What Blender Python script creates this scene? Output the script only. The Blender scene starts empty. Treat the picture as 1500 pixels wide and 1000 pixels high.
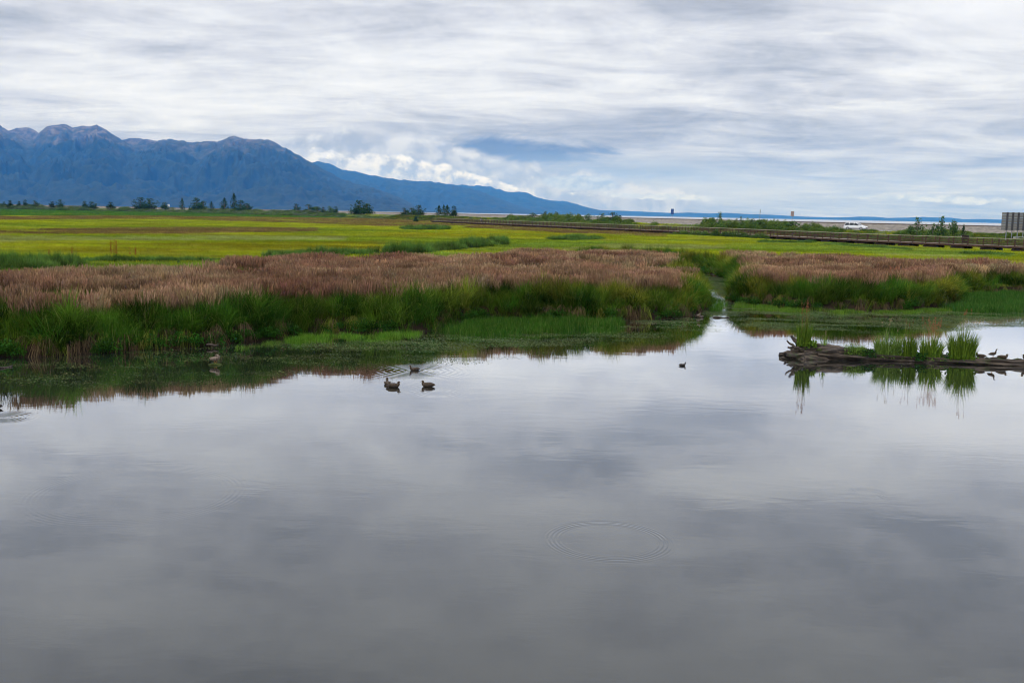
import bpy, bmesh, math, random
import numpy as np
from mathutils import Vector, Matrix, noise as mnoise

random.seed(7)
rng = np.random.default_rng(11)
S = bpy.context.scene
C = S.collection

# ------------------------------------------------------------------ camera
CAM_Z = 5.5
FPX = 1500 * 35.0 / 36.0
PITCH = math.atan((500 - 312.6) / FPX)
ROLL = math.radians(1.117)
_f = Vector((0, math.cos(PITCH), -math.sin(PITCH)))
_r0 = Vector((1, 0, 0))
_u0 = Vector((0, math.sin(PITCH), math.cos(PITCH)))
_r = _r0 * math.cos(ROLL) + _u0 * math.sin(ROLL)
_u = _u0 * math.cos(ROLL) - _r0 * math.sin(ROLL)
CAM = Vector((0, 0, CAM_Z))
camd = bpy.data.cameras.new('camera')
camd.lens = 35
camd.sensor_width = 36
camd.clip_start = 0.1
camd.clip_end = 90000
cam = bpy.data.objects.new('camera', camd)
C.objects.link(cam)
m3 = Matrix((_r, _u, -_f)).transposed()
cam.matrix_world = Matrix.Translation(CAM) @ m3.to_4x4()
S.camera = cam

S.render.engine = 'CYCLES'
S.view_settings.view_transform = 'Standard'
S.view_settings.look = 'None'
S.view_settings.exposure = 0.35
S.view_settings.gamma = 1.0
S.view_settings.use_curve_mapping = False
S.cycles.use_denoising = True
S.cycles.filter_width = 1.1
S.cycles.max_bounces = 6
S.cycles.diffuse_bounces = 3
S.cycles.glossy_bounces = 3
S.cycles.transmission_bounces = 4
S.cycles.transparent_max_bounces = 8
S.cycles.volume_bounces = 0
S.cycles.sample_clamp_indirect = 6


def ray(px, py):
    return (_r * ((px - 750) / FPX) + _u * (-(py - 500) / FPX) + _f)


def unproj(px, py, z=0.0):
    d = ray(px, py)
    t = (z - CAM_Z) / d.z
    return CAM + d * t


def at(px, py, Y):
    d = ray(px, py)
    return CAM + d * (Y / d.y)


def hz(px):
    return 298 + 0.0195 * px


_hx = [-600, 0, 400, 700, 950, 1250, 1460, 1500, 2100]
_hy = [296, 300, 304, 309.3, 314.5, 321, 329.5, 331, 352]


def far_y(px, py):
    """far things: heights counted from the waterline the photo shows"""
    return py + hz(px) - float(np.interp(px, _hx, _hy))


# ------------------------------------------------------------------ node helpers
class NT:
    def __init__(self, tree):
        self.t = tree
        self.n = tree.nodes
        self.l = tree.links

    def node(self, typ, **kw):
        nd = self.n.new(typ)
        for k, v in kw.items():
            setattr(nd, k, v)
        return nd

    def setin(self, sock, v):
        if isinstance(v, bpy.types.NodeSocket):
            self.l.new(v, sock)
        elif v is not None:
            if sock.type == 'RGBA' and len(v) == 3:
                v = (*v, 1)
            sock.default_value = v

    def math(self, op, a, b=None, c=None, clamp=False):
        nd = self.node('ShaderNodeMath', operation=op)
        nd.use_clamp = clamp
        self.setin(nd.inputs[0], a)
        if b is not None:
            self.setin(nd.inputs[1], b)
        if c is not None:
            self.setin(nd.inputs[2], c)
        return nd.outputs[0]

    def vmath(self, op, a, b=None):
        nd = self.node('ShaderNodeVectorMath', operation=op)
        self.setin(nd.inputs[0], a)
        if b is not None:
            if op == 'SCALE':
                self.setin(nd.inputs[3], b)
            else:
                self.setin(nd.inputs[1], b)
        return nd.outputs['Value'] if op in ('LENGTH', 'DISTANCE', 'DOT_PRODUCT') else nd.outputs[0]

    def xyz(self, x, y, z=0.0):
        nd = self.node('ShaderNodeCombineXYZ')
        for i, v in enumerate((x, y, z)):
            self.setin(nd.inputs[i], v)
        return nd.outputs[0]

    def sep(self, v):
        nd = self.node('ShaderNodeSeparateXYZ')
        self.setin(nd.inputs[0], v)
        return nd.outputs

    def noise(self, vec, scale=1.0, detail=4.0, rough=0.5, dist=0.0, color=False):
        nd = self.node('ShaderNodeTexNoise')
        self.setin(nd.inputs['Vector'], vec)
        nd.inputs['Scale'].default_value = scale
        nd.inputs['Detail'].default_value = detail
        nd.inputs['Roughness'].default_value = rough
        nd.inputs['Distortion'].default_value = dist
        return nd.outputs['Color' if color else 'Fac']

    def ramp(self, fac, stops, interp='LINEAR'):
        nd = self.node('ShaderNodeValToRGB')
        cr = nd.color_ramp
        cr.interpolation = interp
        while len(cr.elements) < len(stops):
            cr.elements.new(0.5)
        for e, (p, c) in zip(cr.elements, stops):
            e.position = p
            e.color = (*c, 1) if len(c) == 3 else c
        self.setin(nd.inputs[0], fac)
        return nd.outputs[0]

    def mix(self, fac, a, b, mode='MIX'):
        nd = self.node('ShaderNodeMix', data_type='RGBA', blend_type=mode)
        self.setin(nd.inputs[0], fac)
        self.setin(nd.inputs[6], a)
        self.setin(nd.inputs[7], b)
        return nd.outputs[2]

    def smooth(self, v, lo, hi, tlo=0.0, thi=1.0):
        nd = self.node('ShaderNodeMapRange', interpolation_type='SMOOTHSTEP')
        self.setin(nd.inputs[0], v)
        for i, q in enumerate((lo, hi, tlo, thi)):
            self.setin(nd.inputs[i + 1], q)
        return nd.outputs[0]


# ------------------------------------------------------------------ world
SUN_EL, SUN_AZ = math.radians(48), math.radians(-140)   # azimuth from +Y towards +X
world = bpy.data.worlds.new('World')
S.world = world
world.use_nodes = True
W = NT(world.node_tree)
W.n.clear()
tc = W.node('ShaderNodeTexCoord').outputs['Generated']
dx, dy, dz = W.sep(tc)
zc = W.math('MAXIMUM', dz, 0.0)
el = W.math('ARCSINE', dz)
az = W.math('ARCTAN2', dx, dy)
den = W.math('ADD', zc, 0.085)
P = W.xyz(W.math('DIVIDE', dx, den), W.math('DIVIDE', dy, den), 0.0)


def rad(px, py):
    d = ray(px, py).normalized()
    return math.atan2(d.x, d.y), math.asin(d.z)


def gauss(px, py, rx, ry, slope=0.0):
    """a soft cloud area: centre in the sky, radii in radians, slope = drop per unit azimuth"""
    a0, e0 = rad(px, py)
    da = W.math('SUBTRACT', az, a0)
    de = W.math('SUBTRACT', el, e0)
    if slope:
        de = W.math('ADD', de, W.math('MULTIPLY', da, slope))
    q = W.math('ADD', W.math('POWER', W.math('DIVIDE', da, rx), 2.0), W.math('POWER', W.math('DIVIDE', de, ry), 2.0))
    return W.math('EXPONENT', W.math('MULTIPLY', q, -1.0))


mp = W.node('ShaderNodeMapping')
W.setin(mp.inputs[0], P)
mp.inputs['Location'].default_value = (3.3, 1.7, 0)
mp.inputs['Rotation'].default_value = (0, 0, math.radians(-6))
mp.inputs['Scale'].default_value = (0.75, 0.80, 1)
nb = W.noise(mp.outputs[0], 0.55, 3, 0.5, 0.6)
nm = W.noise(mp.outputs[0], 1.7, 8, 0.62, 0.9)
mp2 = W.node('ShaderNodeMapping')
W.setin(mp2.inputs[0], P)
mp2.inputs['Location'].default_value = (9.3, 4.7, 0)
mp2.inputs['Rotation'].default_value = (0, 0, math.radians(8))
mp2.inputs['Scale'].default_value = (0.55, 1.15, 1)
ns = W.noise(mp2.outputs[0], 2.4, 9, 0.68, 0.6)
v = W.math('ADD', W.math('MULTIPLY', nb, 0.36), W.math('ADD', W.math('MULTIPLY', nm, 0.36), W.math('MULTIPLY', ns, 0.28)))
nw = W.noise(W.xyz(W.math('MULTIPLY', az, 13.0), W.math('MULTIPLY', W.math('ADD', el, W.math('MULTIPLY', az, 0.03)), 36.0), 6.0), 1.0, 8, 0.66, 0.8)
v = W.math('ADD', W.math('MULTIPLY', v, 0.86), W.math('MULTIPLY', nw, 0.14))
cloud = W.ramp(v, [(0.37, (0.37, 0.385, 0.42)), (0.44, (0.52, 0.54, 0.575)), (0.49, (0.68, 0.69, 0.72)),
                   (0.54, (0.82, 0.83, 0.84)), (0.62, (0.97, 0.97, 0.96))])
low = W.smooth(el, 0.0, 0.115, 1.0, 0.0)
right = W.smooth(az, -0.05, 0.35, 0.35, 1.0)
bl = W.math('MULTIPLY', W.math('MULTIPLY', low, right), 0.85)
blue = W.ramp(v, [(0.38, (0.32, 0.38, 0.49)), (0.52, (0.46, 0.52, 0.62)), (0.64, (0.70, 0.74, 0.80))])
cloud = W.mix(bl, cloud, blue)
# dark blue cloud gap right of the cumulus
g = gauss(765, 222, 0.10, 0.015, 0.02)
n3 = W.noise(W.xyz(W.math('MULTIPLY', az, 9.0), W.math('MULTIPLY', el, 30.0), 2.0), 1.0, 8, 0.66, 0.5)
gm = W.smooth(W.math('ADD', g, W.math('MULTIPLY', W.math('SUBTRACT', n3, 0.5), 2.2)), 0.3, 0.9)
cloud = W.mix(W.math('MULTIPLY', gm, 0.9), cloud, (0.13, 0.19, 0.31))
g = gauss(900, 250, 0.22, 0.020, 0.0)
gm = W.smooth(W.math('ADD', g, W.math('MULTIPLY', W.math('SUBTRACT', n3, 0.5), 0.8)), 0.3, 1.1)
cloud = W.mix(W.math('MULTIPLY', gm, 0.7), cloud, (0.33, 0.41, 0.53))
# pale band low over the sea
g = gauss(1010, 282, 0.16, 0.012, 0.0)
gm = W.smooth(W.math('ADD', g, W.math('MULTIPLY', W.math('SUBTRACT', n3, 0.5), 0.8)), 0.2, 1.0)
cloud = W.mix(W.math('MULTIPLY', gm, 0.7), cloud, (0.62, 0.66, 0.70))
g = gauss(1700, 10, 0.22, 0.03, 0.03)
cloud = W.mix(W.math('MULTIPLY', W.smooth(g, 0.1, 0.7), 0.6), cloud, (0.98, 0.98, 0.98))


def puffs(area, k, zoff, lo, hi, col_lo, col_hi, cloud, stretch=1.5):
    def nz(da, de):
        vec = W.xyz(W.math('MULTIPLY', W.math('ADD', az, da), k),
                    W.math('MULTIPLY', W.math('ADD', el, de), k * stretch), zoff)
        return W.noise(vec, 1.0, 9, 0.66, 0.35)
    n0 = nz(0.0, 0.0)
    n1 = nz(-0.14 / k, 0.22 / k / stretch)
    m = W.smooth(W.math('ADD', area, n0), lo, hi)
    sh = W.smooth(W.math('SUBTRACT', n0, n1), -0.14, 0.16)
    return W.mix(m, cloud, W.mix(sh, col_lo, col_hi))


def bank(pts, k, zoff, amp, soft, col_lo, col_hi, cloud, stretch=1.3):
    """a cloud bank: everything below a lumpy top line (given through sky points) and above its faded base"""
    A0, A1 = rad(pts[0][0], 230)[0], rad(pts[-1][0], 230)[0]
    tt = W.math('DIVIDE', W.math('SUBTRACT', az, A0), A1 - A0)
    top = W.ramp(tt, [((rad(p_, 230)[0] - A0) / (A1 - A0), (rad(p_, q_)[1],) * 3) for p_, q_ in pts])
    def nz(da, de):
        vec = W.xyz(W.math('MULTIPLY', W.math('ADD', az, da), k), W.math('MULTIPLY', W.math('ADD', el, de), k * stretch), zoff)
        return W.noise(vec, 1.0, 8, 0.60, 0.2)
    n0 = nz(0, 0); n1 = nz(-0.16 / k, 0.26 / k / stretch)
    m = W.smooth(W.math('SUBTRACT', W.math('ADD', top, W.math('MULTIPLY', W.math('SUBTRACT', n0, 0.5), amp)), el), 0.0, soft)
    ends = W.math('MULTIPLY', W.smooth(tt, 0.0, 0.12), W.smooth(tt, 0.86, 1.0, 1.0, 0.0))
    sh = W.smooth(W.math('SUBTRACT', n0, n1), -0.12, 0.12)
    depth = W.smooth(W.math('SUBTRACT', top, el), 0.0, 0.035, 1.0, 0.55)
    return W.mix(W.math('MULTIPLY', m, ends), cloud, W.mix(W.math('MULTIPLY', sh, depth), col_lo, col_hi))


cloud = bank([(330, 215), (420, 190), (520, 182), (600, 190), (660, 206), (720, 236), (790, 238), (860, 244), (940, 262), (1010, 276), (1080, 296)], 20.0, 5.0, 0.040, 0.012,
             (0.42, 0.455, 0.52), (0.80, 0.815, 0.84), cloud)
cloud = bank([(420, 216), (480, 214), (540, 218), (600, 228), (650, 238), (700, 252), (740, 266), (790, 280), (840, 300)], 34.0, 9.0, 0.026, 0.005,
             (0.44, 0.48, 0.56), (1.0, 1.0, 1.0), cloud)
ga = gauss(850, 268, 0.05, 0.009, 0.05)
cloud = puffs(ga, 38.0, 14.0, 0.9, 1.15, (0.42, 0.50, 0.64), (0.66, 0.72, 0.80), cloud, 1.8)
ga = W.math('MULTIPLY', gauss(1360, 291, 0.19, 0.0065, 0.02), 0.75)
cloud = puffs(ga, 34.0, 21.0, 1.0, 1.25, (0.56, 0.63, 0.72), (0.80, 0.84, 0.86), cloud, 2.2)
ga = W.math('MULTIPLY', gauss(960, 288, 0.12, 0.006, 0.02), 0.75)
cloud = puffs(ga, 40.0, 33.0, 1.0, 1.2, (0.60, 0.66, 0.74), (0.84, 0.87, 0.87), cloud, 2.0)
# an overcast dome is brighter overhead
up = W.math('ADD', W.smooth(dz, 0.17, 0.36, 0.86, 0.74), W.smooth(dz, 0.45, 0.9, 0.0, 2.8))
tint = W.mix(W.smooth(el, 0.0, 0.16), (0.93, 0.96, 1.04), (0.96, 0.98, 1.035))
cloud = W.vmath('MULTIPLY', cloud, tint)
cloud = W.vmath('SCALE', cloud, up)
bgc = W.node('ShaderNodeBackground')
W.setin(bgc.inputs[0], cloud)
bgc.inputs[1].default_value = 1.0
sky = W.node('ShaderNodeTexSky', sky_type='NISHITA')
sky.sun_disc = False
sky.sun_elevation = SUN_EL
sky.sun_rotation = SUN_AZ
bgs = W.node('ShaderNodeBackground')
W.setin(bgs.inputs[0], sky.outputs[0])
bgs.inputs[1].default_value = 0.08
mx = W.node('ShaderNodeMixShader')
mx.inputs[0].default_value = 0.93
W.l.new(bgs.outputs[0], mx.inputs[1])
W.l.new(bgc.outputs[0], mx.inputs[2])
wo = W.node('ShaderNodeOutputWorld')
W.l.new(mx.outputs[0], wo.inputs[0])

sund = bpy.data.lights.new('sun', 'SUN')
sund.energy = 1.5
sund.angle = math.radians(14)
sund.color = (1.0, 0.96, 0.9)
sun = bpy.data.objects.new('sun', sund)
C.objects.link(sun)
sdir = Vector((math.sin(SUN_AZ) * math.cos(SUN_EL), math.cos(SUN_AZ) * math.cos(SUN_EL), math.sin(SUN_EL)))
sun.rotation_euler = sdir.to_track_quat('Z', 'Y').to_euler()


# ------------------------------------------------------------------ object helpers
def tag(o, label=None, cat=None, group=None, kind=None):
    if label: o['label'] = label
    if cat: o['category'] = cat
    if group: o['group'] = group
    if kind: o['kind'] = kind
    return o


def link(name, me, parent=None, loc=(0, 0, 0), rot=(0, 0, 0)):
    o = bpy.data.objects.new(name, me)
    C.objects.link(o)
    o.location = loc
    o.rotation_euler = rot
    if parent: o.parent = parent
    return o


def empty(name, loc=(0, 0, 0), rz=0.0):
    o = link(name, None, None, loc, (0, 0, rz))
    o.empty_display_size = 0.3
    return o


def mesh(name, verts, faces, mat=None, smooth=False):
    me = bpy.data.meshes.new(name)
    me.from_pydata([tuple(map(float, v)) for v in verts], [], faces)
    if mat: me.materials.append(mat)
    if smooth:
        me.polygons.foreach_set('use_smooth', [True] * len(me.polygons))
    me.update()
    return me


def grid_mesh(name, V, nx, ny, mat, smooth=True):
    """V: (ny*nx,3) array, row major"""
    me = bpy.data.meshes.new(name)
    i = np.arange(ny - 1)[:, None] * nx + np.arange(nx - 1)[None, :]
    F = np.stack([i, i + 1, i + nx + 1, i + nx], -1).reshape(-1, 4)
    me.vertices.add(len(V)); me.vertices.foreach_set('co', V.astype(np.float32).ravel())
    me.loops.add(F.size); me.loops.foreach_set('vertex_index', F.astype(np.int32).ravel())
    me.polygons.add(len(F)); me.polygons.foreach_set('loop_start', (np.arange(len(F)) * 4).astype(np.int32))
    me.update(calc_edges=True)
    if smooth: me.polygons.foreach_set('use_smooth', np.ones(len(F), bool))
    me.materials.append(mat)
    return me


def material(name, color=None, rough=0.8, metallic=0.0, spec=0.3):
    m = bpy.data.materials.new(name)
    m.use_nodes = True
    b = m.node_tree.nodes['Principled BSDF']
    b.inputs['Roughness'].default_value = rough
    b.inputs['Metallic'].default_value = metallic
    b.inputs['Specular IOR Level'].default_value = spec
    if color: b.inputs['Base Color'].default_value = (*color, 1)
    return m, NT(m.node_tree), b


def noisy(name, c1, c2, scale=4.0, rough=0.8, spec=0.3, stretch=(1, 1, 1), bump=0.0, metallic=0.0, detail=5):
    m, N, b = material(name, None, rough, metallic, spec)
    co = N.node('ShaderNodeTexCoord').outputs['Object']
    mpn = N.node('ShaderNodeMapping')
    N.setin(mpn.inputs[0], co)
    mpn.inputs['Scale'].default_value = stretch
    f = N.noise(mpn.outputs[0], scale, detail, 0.6)
    N.setin(b.inputs['Base Color'], N.ramp(f, [(0.3, c1), (0.7, c2)]))
    if bump:
        bp = N.node('ShaderNodeBump')
        bp.inputs['Strength'].default_value = bump
        bp.inputs['Distance'].default_value = 0.02
        N.setin(bp.inputs['Height'], f)
        N.l.new(bp.outputs[0], b.inputs['Normal'])
    return m


class MB:
    """collects boxes, tubes and lofts into one mesh"""
    def __init__(self):
        self.v = []; self.f = []; self.mi = []

    def add(self, vs, fs, mi=0):
        k = len(self.v)
        self.v += [tuple(map(float, q)) for q in vs]
        self.f += [tuple(k + i for i in q) for q in fs]
        self.mi += [mi] * len(fs)
        return self

    def box(self, c, s, rz=0.0, mi=0, M=None):
        x, y, z = s[0] / 2, s[1] / 2, s[2] / 2
        vs = [Vector((a, b, d)) for a in (-x, x) for b in (-y, y) for d in (-z, z)]
        R = M or Matrix.Rotation(rz, 3, 'Z')
        vs = [R @ q + Vector(c) for q in vs]
        return self.add(vs, [(0, 1, 3, 2), (4, 6, 7, 5), (0, 4, 5, 1), (2, 3, 7, 6), (0, 2, 6, 4), (1, 5, 7, 3)], mi)

    def tube(self, pts, rad, n=8, mi=0, flat=1.0, jit=0.0, cap=True):
        pts = [Vector(p) for p in pts]
        k = len(pts); vs = []; fs = []
        if not hasattr(rad, '__len__'): rad = [rad] * k
        for i, p in enumerate(pts):
            d = (pts[min(i + 1, k - 1)] - pts[max(i - 1, 0)]).normalized()
            ref = Vector((0, 0, 1)) if abs(d.z) < 0.9 else Vector((0, 1, 0))
            a = d.cross(ref).normalized(); b = a.cross(d).normalized()
            r = rad[i]
            rx, rz = (r if hasattr(r, '__len__') else (r, r * flat))
            for j in range(n):
                t = 2 * math.pi * j / n
                q = 1 + jit * (random.random() - 0.5)
                vs.append(p + a * math.cos(t) * rx * q + b * math.sin(t) * rz * q)
        for i in range(k - 1):
            for j in range(n):
                j2 = (j + 1) % n
                fs.append((i * n + j, i * n + j2, (i + 1) * n + j2, (i + 1) * n + j))
        if cap:
            fs.append(tuple(reversed(range(n)))); fs.append(tuple((k - 1) * n + j for j in range(n)))
        return self.add(vs, fs, mi)

    def prism(self, poly, y0, y1, mi=0):
        """poly in x,z extruded over y"""
        n = len(poly)
        vs = [(x, y0, z) for x, z in poly] + [(x, y1, z) for x, z in poly]
        fs = [tuple(range(n)), tuple(reversed(range(n, 2 * n)))] + [(i, n + i, n + (i + 1) % n, (i + 1) % n) for i in range(n)]
        return self.add(vs, fs, mi)

    def build(self, name, mats, parent=None, smooth=False, loc=(0, 0, 0), rot=(0, 0, 0)):
        if not isinstance(mats, (list, tuple)): mats = [mats]
        me = mesh(name, self.v, self.f, None, smooth)
        for m in mats: me.materials.append(m)
        if len(mats) > 1: me.polygons.foreach_set('material_index', self.mi)
        return link(name, me, parent, loc, rot)


def copy_tree(o, parent=None):
    c = o.copy(); C.objects.link(c)
    if parent: c.parent = parent
    for ch in [q for q in bpy.data.objects if q.parent == o]:
        copy_tree(ch, c)
    return c


# numpy noise
_perm = rng.permutation(4096)
_val = rng.random(4096)


def vnoise(x, y, seed=0):
    xi = np.floor(x).astype(np.int64); yi = np.floor(y).astype(np.int64)
    fx = x - xi; fy = y - yi
    fx = fx * fx * (3 - 2 * fx); fy = fy * fy * (3 - 2 * fy)
    def h(a, b): return _val[(_perm[(a + seed * 131) & 4095] + b * 57 + seed * 17) & 4095]
    return (h(xi, yi) * (1 - fx) + h(xi + 1, yi) * fx) * (1 - fy) + (h(xi, yi + 1) * (1 - fx) + h(xi + 1, yi + 1) * fx) * fy


def fbm(x, y, seed=0, oct=4, gain=0.5):
    s = 0.0; a = 1.0; t = 0.0
    for o in range(oct):
        s = s + a * vnoise(x * 2 ** o + 31.7 * o, y * 2 ** o - 17.3 * o, seed + o); t += a; a *= gain
    return s / t


def inside(poly, x, y):
    poly = np.asarray(poly, float); r = np.zeros(np.shape(x), bool); n = len(poly); j = n - 1
    for i in range(n):
        xi, yi = poly[i]; xj, yj = poly[j]
        c = ((yi > y) != (yj > y)) & (x < (xj - xi) * (y - yi) / ((yj - yi) or 1e-12) + xi)
        r ^= c; j = i
    return r


def seg_dist(poly, x, y, closed=False):
    poly = np.asarray(poly, float); d = np.full(np.shape(x), 1e18)
    n = len(poly)
    for i in range(n if closed else n - 1):
        a = poly[i]; b = poly[(i + 1) % n]; ab = b - a; L = (ab ** 2).sum() + 1e-12
        t = np.clip(((x - a[0]) * ab[0] + (y - a[1]) * ab[1]) / L, 0, 1)
        d = np.minimum(d, (x - a[0] - t * ab[0]) ** 2 + (y - a[1] - t * ab[1]) ** 2)
    return np.sqrt(d)


def pw(pts, z=0.0):
    return [tuple(unproj(a, b, z)[:2]) for a, b in pts]


def X_at(px, Y):   # world x seen at column px at depth Y (ground)
    return at(px, hz(px), Y).x


# ------------------------------------------------------------------ setting: land form
shore_px = [(-260, 528), (-120, 524), (0, 522), (60, 522), (120, 518), (190, 513), (260, 509), (300, 507), (345, 501), (390, 498),
            (430, 490), (480, 488), (530, 488), (590, 487), (640, 483), (652, 474), (700, 469), (760, 467), (800, 468), (850, 470),
            (900, 469), (970, 467), (1002, 464), (1022, 459), (1034, 451), (1031, 438), (1020, 425), (1002, 412), (980, 401),
            (935, 392), (860, 387), (900, 384), (960, 388), (1030, 398), (1068, 409), (1080, 420), (1072, 430), (1070, 439), (1080, 444), (1110, 447),
            (1150, 450), (1200, 454), (1260, 456), (1330, 454), (1372, 452), (1398, 448), (1408, 440), (1400, 434),
            (1450, 432), (1500, 433), (1600, 438), (1750, 446)]
shore = np.array(pw(shore_px, 0.0))
land = [(-3000, shore[0][1] - 3)] + [tuple(p) for p in shore] + [(3000, shore[-1][1] + 20), (3000, 3000), (-3000, 3000)]

road_pts = [(X_at(1900, 150), 150), (X_at(1640, 172), 172), (X_at(1500, 190), 190), (X_at(1260, 214), 214), (X_at(1000, 285), 285), (X_at(700, 470), 470),
            (X_at(500, 640), 640), (X_at(300, 780), 780), (X_at(0, 860), 860), (X_at(-600, 900), 900)]
rail_pts = [(X_at(2000, 235), 235), (X_at(1460, 285), 285), (X_at(1250, 320), 320), (X_at(1000, 395), 395), (X_at(700, 590), 590),
            (X_at(500, 790), 790), (X_at(200, 940), 940), (X_at(-100, 990), 990), (X_at(-900, 1060), 1060)]


def smooth_path(pts, n):
    """Catmull-Rom through pts, n samples per span"""
    P_ = [np.array(p, float) for p in pts]
    P_ = [2 * P_[0] - P_[1]] + P_ + [2 * P_[-1] - P_[-2]]
    out = []
    for i in range(1, len(P_) - 2):
        for k in range(n):
            t = k / n
            a, b, c, d = P_[i - 1:i + 3]
            out.append(0.5 * (2 * b + (c - a) * t + (2 * a - 5 * b + 4 * c - d) * t * t + (3 * b - a - 3 * c + d) * t ** 3))
    out.append(P_[-2])
    return np.array(out)


road = smooth_path(road_pts, 14)
rail = smooth_path(rail_pts, 12)


def path_frame(path):
    T = np.gradient(path, axis=0); T /= np.linalg.norm(T, axis=1)[:, None]
    return T, np.stack([-T[:, 1], T[:, 0]], 1)   # left normal


def road_z(x, y):
    """height of the road and rail banks over the marsh"""
    dr = seg_dist(road, x, y)
    z = 3.4 - np.maximum(0, dr - 5.5) * 0.28
    return np.maximum(z, 0.95)


def ground_z(x, y):
    sd = seg_dist(np.array(land), x, y, True)
    ins = inside(land, x, y)
    und = 0.14 * (fbm(x * 0.15, y * 0.15, 3, 3) - 0.5) + 0.10 * (fbm(x * 1.1, y * 1.1, 8, 2) - 0.5)
    t = np.clip(sd / 0.7, 0, 1)
    hl = 0.02 + 0.83 * (1 - (1 - t) ** 2.2) + und * t
    hw = -0.05 - 0.6 * np.clip(sd / 2.5, 0, 1)
    z = np.where(ins, hl, hw)
    ry = np.interp(x, rail[::-1, 0], rail[::-1, 1])
    beyond = np.clip((y - ry - 8) / 25, 0, 1)
    return z * (1 - beyond) + -4.0 * beyond


def axis(lo, hi, step, far_lo, far_hi, g=1.16):
    a = list(np.arange(lo, hi + 1e-6, step))
    s = step
    while a[-1] < far_hi: s *= g; a.append(a[-1] + s)
    s = step
    while a[0] > far_lo: s *= g; a.insert(0, a[0] - s)
    return np.array(a)


gx = axis(-30, 70, 0.4, -24000, 24000)
gy = axis(32, 116, 0.4, -400, 25000, 1.10)
GX, GY = np.meshgrid(gx, gy)
GZ = ground_z(GX.ravel(), GY.ravel())

m_soil, N, b = material('marsh_soil', None, 0.95, 0, 0.1)
co = N.node('ShaderNodeNewGeometry').outputs['Position']
px_, py_, pz_ = N.sep(co)
n1 = N.noise(co, 0.35, 5, 0.6)
n2 = N.noise(N.vmath('MULTIPLY', co, (0.012, 0.05, 0.0)), 1.0, 5, 0.6)
soil = N.ramp(N.noise(co, 3.0, 4, 0.6), [(0.3, (0.010, 0.007, 0.004)), (0.7, (0.032, 0.022, 0.014))])
turf = N.ramp(n1, [(0.3, (0.045, 0.065, 0.008)), (0.7, (0.115, 0.135, 0.012))])
turf2 = N.ramp(n2, [(0.4, (0.09, 0.075, 0.01)), (0.55, (0.13, 0.15, 0.015)), (0.7, (0.07, 0.11, 0.015))])
turf = N.mix(N.smooth(py_, 90.0, 200.0), turf, turf2)
turf = N.mix(N.smooth(py_, 430.0, 620.0), turf, (0.045, 0.075, 0.014))
N.setin(b.inputs['Base Color'], N.mix(N.smooth(pz_, 0.55, 0.8), soil, turf))
ground = link('ground', grid_mesh('ground', np.stack([GX.ravel(), GY.ravel(), GZ], 1), len(gx), len(gy), m_soil))
tag(ground, kind='structure')

# ---- pond water
ring_src = []   # (x, y, radius, width, wavelength, strength)
p = unproj(891, 791); q = unproj(976, 791)
ring_src.append((p.x, p.y, abs(q.x - p.x) * 0.96, 0.12, 0.075, 0.9))
p = unproj(200, 722); q = unproj(36, 722)
ring_src.append((p.x, p.y, abs(q.x - p.x) * 0.9, 0.25, 0.10, 0.12))
p = unproj(1270, 722)
ring_src.append((p.x, p.y, 0.30, 0.10, 0.06, 0.4))
p = unproj(607, 543)
ring_src.append((p.x, p.y, 0.8, 0.8, 0.24, 1.4))
p = unproj(577, 568)
ring_src.append((p.x, p.y, 0.9, 0.5, 0.20, 0.25))
p = unproj(640, 576)
ring_src.append((p.x, p.y, 0.55, 0.25, 0.16, 0.6))
p = unproj(1001, 537)
ring_src.append((p.x, p.y, 0.4, 0.4, 0.18, 0.5))
p = unproj(5, 612)
ring_src.append((p.x, p.y, 0.35, 0.35, 0.14, 1.5))
p = unproj(730, 712)
ring_src.append((p.x, p.y, 0.35, 0.12, 0.07, 0.3))

m_water = bpy.data.materials.new('pond_water')
m_water.use_nodes = True
N = NT(m_water.node_tree)
N.n.clear()
co = N.node('ShaderNodeNewGeometry').outputs['Position']
wx, wy, wz = N.sep(co)
# long lazy ripples plus patches of fine ones
patch = N.smooth(N.noise(N.vmath('MULTIPLY', co, (0.12, 0.10, 0)), 1.0, 3, 0.5, 0.5), 0.42, 0.68)
fine = N.noise(N.vmath('MULTIPLY', co, (3.0, 7.0, 0)), 1.0, 3, 0.6)
mid = N.noise(N.vmath('MULTIPLY', co, (0.7, 1.5, 0)), 1.0, 3, 0.5, 0.4)
h = N.math('ADD', N.math('MULTIPLY', mid, 0.0020), N.math('MULTIPLY', N.math('MULTIPLY', fine, patch), 0.0009))
h = N.math('ADD', h, N.math('MULTIPLY', fine, 0.00012))
for (rx, ry, R, wd, wl, st) in ring_src:
    d = N.vmath('DISTANCE', co, (rx, ry, 0.0))
    e = N.math('EXPONENT', N.math('MULTIPLY', N.math('POWER', N.math('DIVIDE', N.math('SUBTRACT', d, R), wd), 2.0), -1.0))
    s = N.math('SINE', N.math('MULTIPLY', d, 2 * math.pi / wl))
    h = N.math('ADD', h, N.math('MULTIPLY', N.math('MULTIPLY', s, e), 0.0011 * st))
bp = N.node('ShaderNodeBump')
bp.inputs['Strength'].default_value = 1.0
bp.inputs['Distance'].default_value = 1.0
N.setin(bp.inputs['Height'], h)
gl = N.node('ShaderNodeBsdfGlossy')
gl.inputs['Roughness'].default_value = 0.025
gl.inputs['Color'].default_value = (0.97, 0.98, 1.0, 1)
N.l.new(bp.outputs[0], gl.inputs['Normal'])
df = N.node('ShaderNodeBsdfDiffuse')
df.inputs['Color'].default_value = (0.016, 0.017, 0.014, 1)
fr = N.node('ShaderNodeFresnel')
fr.inputs['IOR'].default_value = 1.333
N.l.new(bp.outputs[0], fr.inputs['Normal'])
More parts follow.
